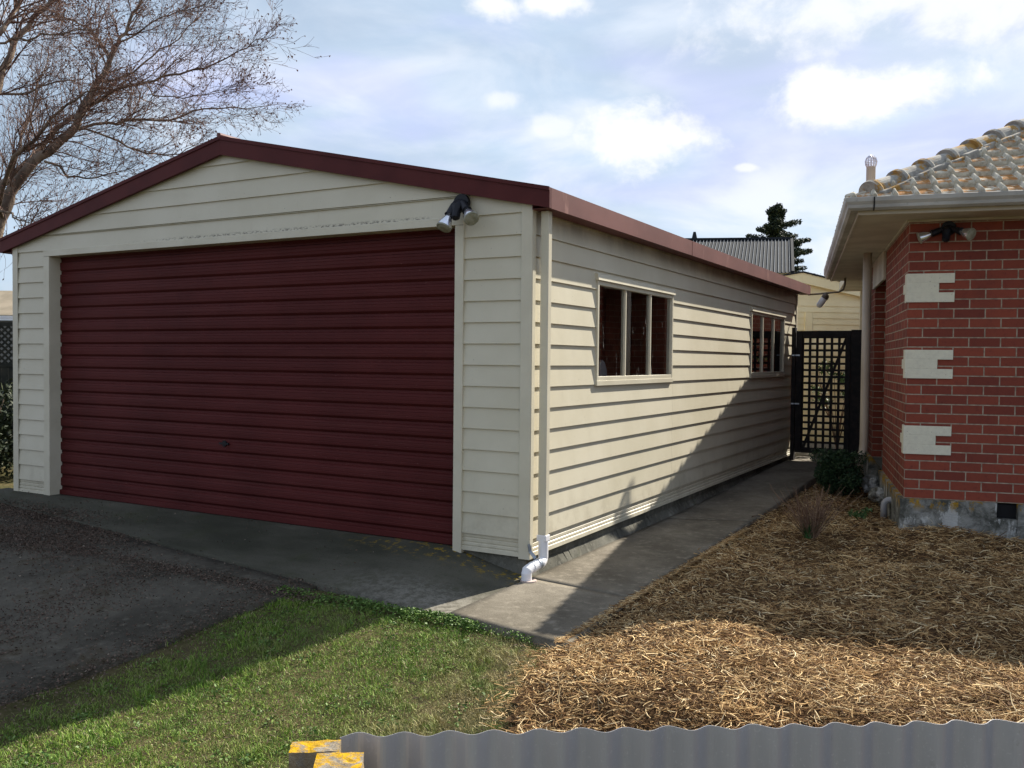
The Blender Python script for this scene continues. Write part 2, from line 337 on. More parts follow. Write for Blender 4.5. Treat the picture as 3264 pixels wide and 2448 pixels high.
def glassmat():
    mt = bpy.data.materials.new('window_glass'); mt.use_nodes = True; t = mt.node_tree; t.nodes.clear()
    o = mnode(t, 'ShaderNodeOutputMaterial'); mx = mnode(t, 'ShaderNodeMixShader'); tr = mnode(t, 'ShaderNodeBsdfTransparent'); gl = mnode(t, 'ShaderNodeBsdfGlossy')
    tr.inputs[0].default_value = (.80, .84, .83, 1); gl.inputs['Roughness'].default_value = .01
    fr = mnode(t, 'ShaderNodeFresnel'); fr.inputs[0].default_value = 1.62
    ad = mnode(t, 'ShaderNodeMath', operation='ADD', use_clamp=True); ad.inputs[1].default_value = .20
    t.links.new(fr.outputs[0], ad.inputs[0])
    # smears of old paint / bird marks on the pane
    df = mnode(t, 'ShaderNodeBsdfDiffuse'); df.inputs[0].default_value = (.55, .55, .52, 1)
    mx2 = mnode(t, 'ShaderNodeMixShader')
    sm = rng(t, noise(t, 13, 7, .75, (1, 1.6, .22), .6), .615, .70, 0, .55)
    t.links.new(ad.outputs[0], mx.inputs[0]); t.links.new(tr.outputs[0], mx.inputs[1]); t.links.new(gl.outputs[0], mx.inputs[2])
    t.links.new(sm, mx2.inputs[0]); t.links.new(mx.outputs[0], mx2.inputs[1]); t.links.new(df.outputs[0], mx2.inputs[2])
    t.links.new(mx2.outputs[0], o.inputs[0]); return mt
m_glass = glassmat()

# ------------------------------------------------------------------ helpers
class MB:
    def __init__(s): s.v = []; s.f = []; s.uv = {}
    def quad(s, a, b, c, d, uv=None):
        i = len(s.v); s.v += [tuple(a), tuple(b), tuple(c), tuple(d)]; s.f.append((i, i + 1, i + 2, i + 3))
        if uv: s.uv[len(s.f) - 1] = uv
    def poly(s, pts):
        i = len(s.v); s.v += [tuple(p) for p in pts]; s.f.append(tuple(range(i, i + len(pts))))
    def box(s, x0, x1, y0, y1, z0, z1):
        s.hexa([(x0, y0, z0), (x1, y0, z0), (x1, y1, z0), (x0, y1, z0), (x0, y0, z1), (x1, y0, z1), (x1, y1, z1), (x0, y1, z1)])
    def hexa(s, p):
        i = len(s.v); s.v += [tuple(q) for q in p]
        for f in ((3, 2, 1, 0), (4, 5, 6, 7), (0, 1, 5, 4), (1, 2, 6, 5), (2, 3, 7, 6), (3, 0, 4, 7)): s.f.append(tuple(i + k for k in f))
    def obox(s, c, ax, ay, az, hx, hy, hz):
        c = Vector(c); ax, ay, az = (Vector(a) for a in (ax, ay, az))
        s.hexa([c + ax * hx * i + ay * hy * j + az * hz * k for k in (-1, 1) for i, j in ((-1, -1), (1, -1), (1, 1), (-1, 1))])
    def bar(s, a, b, w, h, up=(0, 0, 1)):
        a = Vector(a); b = Vector(b); d = (b - a); L = d.length; d.normalize(); up = Vector(up); sd = d.cross(up).normalized(); u = sd.cross(d)
        s.obox((a + b) / 2, d, sd, u, L / 2, w / 2, h / 2)
    def tube(s, pts, rad, n=12, cap=True):
        pts = [Vector(p) for p in pts]; rad = rad if hasattr(rad, '__len__') else [rad] * len(pts)
        i0 = len(s.v); prev = None
        for k, p in enumerate(pts):
            d = (pts[min(k + 1, len(pts) - 1)] - pts[max(k - 1, 0)]).normalized()
            if prev is None: a = d.orthogonal().normalized()
            else: a = (prev - d * prev.dot(d)).normalized()
            prev = a; b = d.cross(a)
            for j in range(n):
                t = 2 * math.pi * j / n; s.v.append(tuple(p + (a * math.cos(t) + b * math.sin(t)) * rad[k]))
        for k in range(len(pts) - 1):
            for j in range(n):
                s.f.append((i0 + k * n + j, i0 + k * n + (j + 1) % n, i0 + (k + 1) * n + (j + 1) % n, i0 + (k + 1) * n + j))
        if cap:
            s.f.append(tuple(i0 + j for j in range(n))[::-1]); e = i0 + (len(pts) - 1) * n; s.f.append(tuple(e + j for j in range(n)))
    def build(s, name, m_, parent=None, bevel=0, smooth=False):
        me = bpy.data.meshes.new(name); me.from_pydata(s.v, [], s.f); me.materials.append(m_)
        if s.uv:
            l = me.uv_layers.new(name='UVMap')
            for fi, uv in s.uv.items():
                for k, li in enumerate(me.polygons[fi].loop_indices): l.data[li].uv = uv[k]
        if smooth:
            for p in me.polygons: p.use_smooth = True
        o = bpy.data.objects.new(name, me); col.objects.link(o)
        if parent: o.parent = parent
        if bevel:
            b = o.modifiers.new('bevel', 'BEVEL'); b.width = bevel; b.segments = 2; b.limit_method = 'ANGLE'; b.angle_limit = R(40)
        return o
def npmesh(name, V, F, m_, parent=None, smooth=False):
    me = bpy.data.meshes.new(name); V = np.asarray(V, dtype=np.float32); F = np.asarray(F, dtype=np.int32); n = F.shape[1]
    me.vertices.add(len(V)); me.vertices.foreach_set('co', V.ravel()); me.loops.add(F.size); me.loops.foreach_set('vertex_index', F.ravel())
    me.polygons.add(len(F)); me.polygons.foreach_set('loop_start', np.arange(0, F.size, n, dtype=np.int32))
    me.polygons.foreach_set('loop_total', np.full(len(F), n, dtype=np.int32))
    me.update(calc_edges=True); me.materials.append(m_)
    if smooth: me.polygons.foreach_set('use_smooth', np.ones(len(F), dtype=bool))
    o = bpy.data.objects.new(name, me); col.objects.link(o)
    if parent: o.parent = parent
    return o
def tag(o, label=None, cat=None, group=None, kind=None):
    if label: o['label'] = label
    if cat: o['category'] = cat
    if group: o['group'] = group
    if kind: o['kind'] = kind
    return o
def empty(name, loc, label, cat, group=None, rz=0, kind=None):
    o = bpy.data.objects.new(name, None); col.objects.link(o); o.location = loc; o.rotation_euler = (0, 0, rz); o.empty_display_size = .2
    return tag(o, label, cat, group, kind)
def smooth01(x): x = np.clip(x, 0, 1); return x * x * (3 - 2 * x)
_G = RNG.random((64, 64))
def vnoise(x, y, s):
    x = np.asarray(x, float) * s; y = np.asarray(y, float) * s; xi = np.floor(x).astype(int); yi = np.floor(y).astype(int)
    fx = smooth01(x - xi); fy = smooth01(y - yi); g = lambda a, b: _G[a % 64, b % 64]
    return (g(xi, yi) * (1 - fx) + g(xi + 1, yi) * fx) * (1 - fy) + (g(xi, yi + 1) * (1 - fx) + g(xi + 1, yi + 1) * fx) * fy

# ------------------------------------------------------------------ ground heights
def z_slab(x, y):         # apron in front of the door
    x = np.asarray(x, float); y = np.asarray(y, float)
    side = smooth01((x + .75) / .75)
    z0 = .012 * (1 - side) + (-.118) * side
    z1 = -.15 + .03 * smooth01(x + .2)
    t = np.clip(-y / 1.05, 0, 1.3)
    return np.where(y > 0, z0, z0 * (1 - t) + z1 * t)
def z_lawn(x, y):
    return -.150 - .135 * smooth01((-y - 1.0) / 1.8) + .012 * (vnoise(x, y, 3.) - .5)
def z_drive(x, y):
    x = np.asarray(x, float); y = np.asarray(y, float)
    ye = -.25 - (x + 6.1) * .123; t = smooth01((ye - y) / 1.3)
    return (z_slab(x, ye) - .014) * (1 - t) + (z_lawn(x, y) + .018) * t + .008 * (vnoise(x, y, 2.2) - .5)
def z_path(x, y):
    y = np.asarray(y, float)
    a = -.118 - .0 * y; t = smooth01((y - 2.5) / 5.); return a * (1 - t) + -.04 * t + 0 * np.asarray(x)
def mulch_edge(y):
    return np.interp(-np.asarray(y, float), [1.15, 1.5, 1.9, 2.2, 2.6, 4.5], [.80, .86, .94, 1.12, 1.32, 1.9])
def z_mulch(x, y):
    x = np.asarray(x, float); y = np.asarray(y, float)
    e = smooth01((x - np.where(y > -1.15, .84, mulch_edge(y))) / .35)
    base = -.13 + .075 * e + .025 * smooth01((x - 1.5) / 1.5)
    front = smooth01((-y - 1.25) / 1.5); base = base - .09 * front + .03 * smooth01((-y - .6) / .5) * smooth01((y + 2.4) / .8) * smooth01((x - 1.1) / .5)
    lump = .11 * (vnoise(x + 3, y + 9, 1.5) - .5) + .05 * (vnoise(x, y, 4.2) - .5)
    return base + lump * e

def grid(name, xs, ys, zf, m_, dz=0., mask=None):
    Xg, Yg = np.meshgrid(xs, ys); Z = zf(Xg, Yg) + dz; nx = len(xs)
    V = np.stack([Xg.ravel(), Yg.ravel(), Z.ravel()], 1); F = []
    for j in range(len(ys) - 1):
        for i in range(nx - 1):
            cx_, cy_ = (xs[i] + xs[i + 1]) / 2, (ys[j] + ys[j + 1]) / 2
            if mask and not mask(cx_, cy_): continue
            F.append((j * nx + i, j * nx + i + 1, (j + 1) * nx + i + 1, (j + 1) * nx + i))
    return npmesh(name, V, F, m_, smooth=True)
def axis(pts):
    o = []
    for a, b, n in pts: o += list(np.linspace(a, b, n, endpoint=False))
    return np.array(o + [pts[-1][1]])
gx = axis([(-400, -30, 8), (-30, -8, 12), (-8, 4.5, 90), (4.5, 20, 10), (20, 400, 8)])
gy = axis([(-400, -20, 8), (-20, -5.5, 12), (-5.5, 0, 50), (0, 10, 30), (10, 30, 8), (30, 600, 8)])
def z_ground(x, y):
    x = np.asarray(x, float); y = np.asarray(y, float)
    near = z_lawn(x, y) - .012
    back = smooth01((y + 1.0) / .6)
    z = near * (1 - back) + (-.21) * back
    return z
tag(grid('ground', gx, gy, z_ground, m_ground), kind='structure')

# path along the garage and in front of the corner: thick slab
def slab(name, outline, zf, m_, th=.12, nx=26, ny=40, kind='structure'):
    """outline: four corners a(front-left) b(front-right) c(back-right) d(back-left)"""
    a, b, c, d = (np.array(p, float) for p in outline)
    V = []; F = []
    for j in range(ny + 1):
        v = j / ny; L = a * (1 - v) + d * v; Rr = b * (1 - v) + c * v
        for i in range(nx + 1):
            u = i / nx; p = L * (1 - u) + Rr * u; V.append((p[0], p[1], float(zf(p[0], p[1]))))
    for j in range(ny):
        for i in range(nx):
            q = j * (nx + 1) + i; F.append((q, q + 1, q + nx + 2, q + nx + 1))
    ring = [i for i in range(nx + 1)] + [j * (nx + 1) + nx for j in range(1, ny + 1)] + [ny * (nx + 1) + i for i in range(nx - 1, -1, -1)] + [j * (nx + 1) for j in range(ny - 1, 0, -1)]
    n0 = len(V)
    for k in ring: V.append((V[k][0], V[k][1], V[k][2] - th))
    n = len(ring)
    for k in range(n): F.append((ring[k], n0 + k, n0 + (k + 1) % n, ring[(k + 1) % n]))
    return tag(npmesh(name, V, F, m_), kind=kind)
G0 = -1.06
# apron of the door: sloping concrete, its outer edge about a metre out
slab('apron', [(-6.1, -.25), (.004, -1.0), (.004, .09), (-6.1, .09)], z_slab, m_apron, nx=60)
# concrete path: first slab at the corner, then the long one
slab('path', [(.012, -1.02), (.86, -1.19), (.80, -.14), (.012, -.02)], lambda x, y: z_path(x, y) + (0), m_path, nx=14, ny=16)
slab('path', [(.012, -.005), (.80, -.125), (.745, 3.0), (.012, 2.75)], z_path, m_path, nx=14, ny=40)
slab('path', [(.012, 2.765), (.745, 3.015), (.70, 8.6), (.012, 8.6)], z_path, m_path, nx=14, ny=60)
slab('path', [(.0, 8.61), (3.4, 8.61), (3.4, 11.0), (-1.6, 11.0)], lambda x, y: -.03 + 0 * x, m_path, nx=6, ny=6)
# driveway of old concrete running to the left
slab('driveway', [(-9.5, -6.0), (-1.55, -6.0), (-1.12, -.88), (-9.5, .15)], z_drive, m_drive, th=.05, nx=40, ny=50)
# mulch bed base sheet
mx_ = np.linspace(.55, 6.0, 90); my_ = np.linspace(-4.05, 7.9, 150)
def in_mulch(x, y):
    if y > -1.19: edge = .865 - .03 * (y + 1.19) / 1.0 if y < 3 else .735
    else: edge = float(mulch_edge(y))
    if y > -1.19 and x < edge - .02: return False
    if y <= -1.19 and x < edge: return False
    if y > 3.0 and x > 2.02 - .22 * (y - 3.0) and x > .2: return x < 2.0 - .22 * (y - 3)
    return True
tag(grid('mulch_bed', mx_, my_, lambda x, y: z_mulch(x, y) - .02, m_soil, mask=lambda x, y: in_mulch(x, y) and x > .62), kind='structure')

# ------------------------------------------------------------------ garage
garage = empty('garage', (-2.93, 4.2, 0), 'cream weatherboard double garage with maroon roller door and low gable roof', 'garage')
garage.location = (-.03, .03, 0)
GW, GL, H = 5.81, 8.38, 2.47
RX = 2.905
ZR, SL = 3.075, .62 / RX   # gable wall line under the roof
OUT = .014
def boards(mb, P, courses, xr, holes=()):
    """P(s, off, z) -> point; xr(z) -> (s0, s1) at height z; holes (s0,s1,z0,z1)"""
    for (z0, z1) in courses:
        cuts = sorted({z0, z1} | {z for h in holes for z in (h[2], h[3]) if z0 < z < z1})
        for a, b in zip(cuts[:-1], cuts[1:]):
            oa = OUT * (1 - (a - z0) / (z1 - z0)) + .010; ob = OUT * (1 - (b - z0) / (z1 - z0)) + .010
            A, B = xr(a), xr(b)
            segs = [(A[0], A[1], B[0], B[1])]
            for h in holes:
                if h[2] <= a + 1e-6 and h[3] >= b - 1e-6:
                    ns = []
                    for (p, q_, p2, q2) in segs:
                        if h[0] > p and h[1] < q_: ns += [(p, h[0], p2, h[0]), (h[1], q_, h[1], q2)]
                        elif h[0] <= p and h[1] >= q_: pass
                        elif h[0] <= p < h[1]: ns.append((h[1], q_, h[1], q2))
                        elif h[0] < q_ <= h[1]: ns.append((p, h[0], p2, h[0]))
                        else: ns.append((p, q_, p2, q2))
                    segs = ns
            for (p, q_, p2, q2) in segs:
                if q_ - p < 1e-4 and q2 - p2 < 1e-4: continue
                mb.quad(P(p, oa, a), P(q_, oa, a), P(q2, ob, b), P(p2, ob, b))
                if a == z0:   # underside lip
                    mb.quad(P(p, .004, a), P(q_, .004, a), P(q_, oa, a), P(p, oa, a))
                    mb.quad(P(p, .004, a - .0), P(p, .004, a + .001), P(p, oa, a + .001), P(p, oa, a))
courses = [(.135 + .15 * k, .135 + .15 * (k + 1)) for k in range(15)]
gcourses = courses + [(2.385 + .15 * k, min(2.385 + .15 * (k + 1), 3.14)) for k in range(6) if 2.385 + .15 * k < 3.12]
gcourses = [c for c in gcourses if c[0] < 2.38] + [(2.385, 2.525), (2.525, 2.535)] + [c for c in gcourses if c[0] > 2.5]
def base_ribs(mb, P, s0, s1):
    prof = [(.135, .004), (.132, .012), (.110, .012), (.104, .007), (.098, .013), (.078, .013), (.072, .008), (.066, .015), (.050, .016), (.046, .010), (.040, .022), (.012, .024), (.008, .004)]
    for (za, oa), (zb, ob) in zip(prof[:-1], prof[1:]): mb.quad(P(s0, ob, zb), P(s1, ob, zb), P(s1, oa, za), P(s0, oa, za))
DX0, DX1, DZ = -5.25, -.593, 2.325
# front wall
Pf = lambda s, o, z: (s, -o, z)
def gab(z):
    if z <= 2.525: return (-GW + .02, -.02)
    t = (z - 2.525) / SL; return (-GW + t, -t) if t < RX - .001 else (-RX - .001, -RX + .001)
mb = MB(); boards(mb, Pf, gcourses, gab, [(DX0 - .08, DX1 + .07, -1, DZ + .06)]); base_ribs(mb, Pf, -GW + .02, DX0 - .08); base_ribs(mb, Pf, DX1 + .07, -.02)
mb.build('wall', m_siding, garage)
# side wall with two windows
WZ0, WZ1 = 1.185, 2.005
WIN = [(1.07, 2.85), (5.76, 7.56)]
Ps = lambda s, o, z: (o, s, z)
mb = MB(); holes = [(a + .02, b - .02, WZ0 + .01, WZ1) for a, b in WIN]
topc = courses + [(2.385, 2.52)]
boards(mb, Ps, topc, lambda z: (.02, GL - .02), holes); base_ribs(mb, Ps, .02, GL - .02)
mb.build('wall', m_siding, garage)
# sheet joints on the side wall
# far and left walls, inner lining, floor
mb = MB(); Pl = lambda s, o, z: (-GW - o, s, z); boards(mb, Pl, topc, lambda z: (.02, GL - .02)); base_ribs(mb, Pl, .02, GL - .02); mb.build('wall', m_siding, garage)
mb = MB(); Pb = lambda s, o, z: (s, GL + o, z); boards(mb, Pb, gcourses, gab); base_ribs(mb, Pb, -GW + .02, -.02); mb.build('wall', m_siding, garage)
mb = MB()
T = .09
for (a, b) in [(.02, WIN[0][0]), (WIN[0][1], WIN[1][0]), (WIN[1][1], GL - .02)]: mb.box(-T, -.004, a, b, .02, 2.42)
for a, b in WIN: mb.box(-T, -.004, a, b, .02, WZ0); mb.box(-T, -.004, a, b, WZ1, 2.42)
mb.box(-GW + .004, -GW + T, .02, GL - .02, .02, 2.42)
mb.box(-GW + T + .002, -T - .002, GL - T, GL - .005, .02, 2.42)
mb.box(-GW + T + .002, DX0 - .012, .012, T, .02, 2.42); mb.box(DX1 + .012, -T - .002, .012, T, .02, 2.42)
mb.build('lining', m_inside, garage)
mb = MB(); mb.box(-GW + T + .002, -T - .002, .2, GL - T - .002, -.1, .018); mb.build('floor', m_floor, garage)
# foundation
mb = MB()
mb.box(-.12, -.012, .0, GL, -.35, .006); mb.box(-GW + .012, -GW + .1, 0, GL, -.35, .006); mb.box(-.62, -.125, .012, .1, -.35, .006); mb.box(-GW + .105, DX0, .012, .1, -.35, .006)
mb.box(-5.2, -.64, .17, .3, -.3, .004)
mb.box(-GW + .105, -.125, GL - .1, GL, -.35, .006)
mb.build('foundation', m_found, garage)
mb = MB()
n = 90
for i in range(n):   # rough mortar haunch along the path
    y0, y1 = .02 + (GL - .05) * i / n, .02 + (GL - .05) * (i + 1) / n
    w0, w1 = .030 + .03 * random.random(), .030 + .03 * random.random()
    if i: w0 = lastw
    lastw = w1
    mb.quad((w0, y0, -.14), (w1, y1, -.14), (-.008, y1, -.045 - .015 * random.random()), (-.008, y0, -.05))
mb.build('haunch', m_found, garage)
# corner boards
mb = MB(); mb.box(-.055, .030, -.030, -.022 + .0, .0, 2.44); mb.box(.0225, .030, -.0215, .028, .0, 2.44); mb.build('corner_board', m_trim, garage, .002)
mb = MB(); mb.box(-GW - .030, -GW + .05, -.030, -.022, -.01, 2.44); mb.box(-GW - .030, -GW - .0225, -.0215, .035, -.01, 2.44); mb.build('corner_board', m_trim, garage, .002)
mb = MB(); mb.box(.0235, .030, GL - .05, GL + .03, .0, 2.44); mb.box(-.09, .0230, GL + .0235, GL + .03, .0, 2.44); mb.build('corner_board', m_trim, garage, .002)
# jambs and head flashing
mb = MB(); mb.box(DX0 - .088, DX0, -.034, .10, -.02, DZ); mb.build('door_jamb', m_trim, garage, .003)
mb = MB(); mb.box(DX1, DX1 + .072, -.034, .10, -.02, DZ); mb.build('door_jamb', m_trim, garage, .003)
mb = MB(); mb.box(DX0 - .088, DX1 + .072, -.036, .10, DZ + .001, DZ + .045); mb.box(DX0 - .088, DX1 + .072, -.030, .0, DZ + .0455, DZ + .062); mb.build('door_head', m_trim, garage, .002)
# roller door: horizontally ribbed curtain
def door_profile():
    per = .1168; pts = []; z = .055
    while z < DZ + .10:
        for t, o in ((0, .0), (.07, .019), (.22, .021), (.34, .006), (.40, .0), (.55, -.0015), (.58, .0005), (.61, -.0015), (.80, -.0015), (.83, .0005), (.86, -.0015), (.98, .0)):
            pts.append((z + t * per, .085 + o))
        z += per
    return pts
pr = [p for p in door_profile() if p[0] < DZ + .03]
mb = MB()
for (za, ya), (zb, yb) in zip(pr[:-1], pr[1:]): mb.quad((DX0 - .05, ya, za), (DX1 + .05, ya, za), (DX1 + .05, yb, zb), (DX0 - .05, yb, zb))
door = mb.build('roller_door', m_door, garage)
mb = MB(); mb.box(DX0 + .002, DX1 - .002, .068, .095, .012, .058); mb.build('bottom_rail', m_door, door, .003)
mb = MB(); lx, lz = -3.00, .63
mb.tube([(lx, .083, lz), (lx, .072, lz)], .026, 16); mb.bar((lx - .055, .070, lz), (lx + .055, .070, lz), .012, .016); mb.build('lock_handle', m_black, door)
# roof: corrugated sheets, ridge cap, barge boards, gutter
EZ = 2.50
def rz(x): return EZ + (3.17 - EZ) * (1 - abs(x + RX) / 3.08)
mb = MB()
for sgn in (1, -1):
    n = 560; prevp = None
    for i in range(n + 1):
        y = -.055 + (GL + .17) * i / n; dz = .008 * math.cos(2 * math.pi * y / .076)
        a = (-RX + sgn * .01, y, 3.17 + dz); b = (-RX + sgn * 3.06, y, rz(-RX + sgn * 3.06) + dz)
        if prevp: mb.quad(prevp[0], prevp[1], b, a)
        prevp = (a, b)
roof = mb.build('roof', m_gutter, garage, smooth=True)
mb = MB()
for sgn in (1, -1):
    mb.hexa([(-RX, -.075, 3.185), (-RX + sgn * .15, -.075, 3.185 - .15 * .219), (-RX + sgn * .15, GL + .1, 3.185 - .15 * .219), (-RX, GL + .1, 3.185),
             (-RX, -.075, 3.197), (-RX + sgn * .15, -.075, 3.197 - .15 * .219), (-RX + sgn * .15, GL + .1, 3.197 - .15 * .219), (-RX, GL + .1, 3.197)])
mb.tube([(-RX, -.078, 3.212), (-RX, GL + .1, 3.212)], .022, 10)
mb.build('ridge_cap', m_gutter, roof)
for sgn in (1, -1):
    for yb in (-.068, GL + .06):
        mb = MB(); e = 3.082; xe = -RX + sgn * e; x0 = -RX + sgn * .0005
        zt0, zt1 = 3.205, 2.527; hb = .150
        mb.hexa([(x0, yb, zt0 - hb), (xe, yb, zt1 - hb + .013), (xe, yb + .03, zt1 - hb + .013), (x0, yb + .03, zt0 - hb), (x0, yb, zt0), (xe, yb, zt1), (xe, yb + .03, zt1), (x0, yb + .03, zt0)])
        # folded lip along the top edge
        mb.hexa([(x0, yb - .009, zt0 - .026), (xe, yb - .009, zt1 - .022), (xe, yb - .001, zt1 - .022), (x0, yb - .001, zt0 - .026), (x0, yb - .009, zt0 + .004), (xe, yb - .009, zt1 + .004), (xe, yb - .001, zt1 + .004), (x0, yb - .001, zt0 + .004)])
        mb.build('barge_board', m_barge, garage)
for sgn, x0 in ((1, .0), (-1, -GW)):
    mb = MB(); y0, y1 = -.036, GL + .20
    def gx_(v): return x0 + sgn * v
    for (a, b, c, d) in [(.030, .170, 2.393, 2.397), (.1705, .1765, 2.389, 2.527), (.030, .034, 2.398, 2.47)]:
        xa, xb = sorted((gx_(a), gx_(b))); mb.box(xa, xb, y0, y1, c, d)
    xa, xb = sorted((gx_(.030), gx_(.1700)))
    mb.box(xa, xb, y1 - .004, y1, 2.3975, 2.52)
    mb.build('gutter', m_gutter, garage)
    # soffit closer between wall top and gutter
# gutter joint sleeve
mb = MB(); mb.box(.1768, .1785, 2.95, 2.965, 2.39, 2.528); mb.build('gutter_joint', m_gutter, garage)
# windows
def window(y0, y1):
    t = .045
    wv = empty('window', (0, 0, 0), None, None); wv.parent = garage
    del_keys = [k for k in ('category',) if k in wv]
    fr = MB(); fr.box(-.02, .034, y0, y0 + .030, WZ0, WZ1 - .0); fr.box(-.02, .034, y1 - .030, y1, WZ0, WZ1); fr.box(-.02, .032, y0 + .0305, y1 - .0305, WZ1 - .035, WZ1); fr.box(-.02, .032, y0 + .0305, y1 - .0305, WZ0 + .03, WZ0 + .062)
    fr.build('frame', m_trim, wv, .003)
    third = (y1 - y0) / 3
    for k in (1, 2):
        mm = MB(); yc = y0 + third * k + .01; mm.box(-.012, .026, yc - .011, yc + .011, WZ0 + .0625, WZ1 - .0355); mm.build('mullion', m_trim, wv, .002)
    s = MB(); s.box(-.01, .037, y0 - .006, y1 + .006, WZ0 - .012, WZ0 + .0295); s.build('sill', m_trim, wv, .003)
    hd = MB(); hd.hexa([(-.0, y0 - .02, WZ1 + .001), (.048, y0 - .02, WZ1 + .001), (.048, y1 + .02, WZ1 + .001), (0, y1 + .02, WZ1 + .001), (0, y0 - .02, WZ1 + .062), (.040, y0 - .02, WZ1 + .050), (.040, y1 + .02, WZ1 + .050), (0, y1 + .02, WZ1 + .062)])
    hd.build('head_flashing', m_trim, wv, .002)
    for k in range(3):
        a = y0 + .031 if k == 0 else y0 + third * k + .0215; b = y1 - .031 if k == 2 else y0 + third * (k + 1) - .0015
        g = MB(); g.quad((.006, a, WZ0 + .05), (.006, b, WZ0 + .05), (.006, b, WZ1 - .03), (.006, a, WZ1 - .03)); g.build('glass', m_glass, wv)
    return wv
for a, b in WIN: window(a, b)
m_stud = mat('reddish_timber_stud', simple((.24, .095, .055), (.33, .14, .08), 9), rough=.75)
for a, b in WIN:
    for k in (1, 2, 3):
        yc = a + (b - a) / 3 * k + (.012 if k < 3 else -.055); mb = MB(); mb.box(-.150, -.022, yc - .022, yc + .022, WZ0 + .001 if k < 3 else WZ0 + .002, WZ1 - .001); mb.build('stud', m_stud, garage)
# rectangular downpipe + white drain
dp = MB(); dp.box(.060, .121, .036, .088, .165, 2.39); dpo = dp.build('downpipe', m_trim, garage, .004)
c = MB(); c.box(.054, .128, .030, .094, .125, .168); c.build('pipe_collar', m_pvc, dpo, .005)
p = MB(); p.tube([(.092, .062, .13), (.092, .062, .012), (.092, .050, -.008), (.097, .020, -.018), (.072, -.10, -.040), (.068, -.124, -.048), (.067, -.130, -.065), (.067, -.130, -.19)], [.035, .035, .036, .036, .036, .037, .036, .036], 18)
p.tube([(.0795, -.065, -.0335), (.0775, -.075, -.0355)], .0385, 18)
p.build('drain_pipe', m_pvc, dpo, smooth=False)
s = MB(); s.tube([(.0935, .003, -.0208), (.089, -.018, -.0245)], .0395, 18)
for (a, b) in [((.036, -.045, .115), (.040, -.035, .065)), ((.040, -.035, .065), (.066, -.005, .014))]: s.bar(a, b, .004, .024, (0.2, .6, .8))
s.build('strap', m_steel, dpo)
g = MB(); g.tube([(.080, -.125, -.124), (.080, -.125, -.110)], .056, 16); g.build('drain_ring', mat('pinkish_cement_ring', base=(.42, .34, .30), rough=.9), dpo)
# damaged corner flap of steel
fl = MB(); fl.hexa([(.026, .040, .40), (.030, .098, .40), (.034, .098, .405), (.030, .040, .405), (.026, .040, .408), (.046, .098, .418), (.048, .098, .422), (.030, .040, .412)]); fl.build('bent_flap', m_trim, garage)

# things seen through the windows
def leaning(name, label, cat, pts, th, m_):
    mb = MB(); a, b, c, d = (Vector(p) for p in pts); n_ = (b - a).cross(d - a).normalized() * th
    mb.hexa([a, b, c, d, a + n_, b + n_, c + n_, d + n_]); return tag(mb.build(name, m_, bevel=.002), label, cat)
leaning('timber_board', 'raw pine board standing behind the left pane of the nearer garage window', 'board', [(-.22, 1.10, .02), (-.22, 1.36, .02), (-.20, 1.34, 1.48), (-.20, 1.10, 1.48)], .02, m_wood)
leaning('timber_offcut', 'pointed timber offcut behind the middle pane of the nearer garage window', 'board', [(-.22, 1.93, .02), (-.22, 2.12, .02), (-.20, 2.09, 1.45), (-.20, 2.03, 1.45)], .02, m_wood)
leaning('timber_plank', 'narrow plank behind the right pane of the nearer garage window', 'board', [(-.22, 2.32, .02), (-.22, 2.50, .02), (-.20, 2.46, 1.42), (-.20, 2.34, 1.42)], .02, m_wood)
mb = MB(); pts = []
for k in range(9):
    a = math.pi * k / 8; pts.append((-.15 - .02 * math.sin(a), 1.60 - .13 * math.cos(a), 1.02 + .36 * math.sin(a)))
i0 = len(mb.v); mb.v += pts + [(x_ - .03, y_, z_) for x_, y_, z_ in pts]
mb.f.append(tuple(range(9))); mb.f.append(tuple(range(17, 8, -1)))
for k in range(9): mb.f.append((k, k + 9, (k + 1) % 9 + 9, (k + 1) % 9))
mb.box(-.19, -.14, 1.47, 1.73, .02, 1.019)
tag(mb.build('plastic_sheet', m_tarp), 'crumpled white plastic sheet behind the left pane of the nearer garage window', 'plastic sheet')

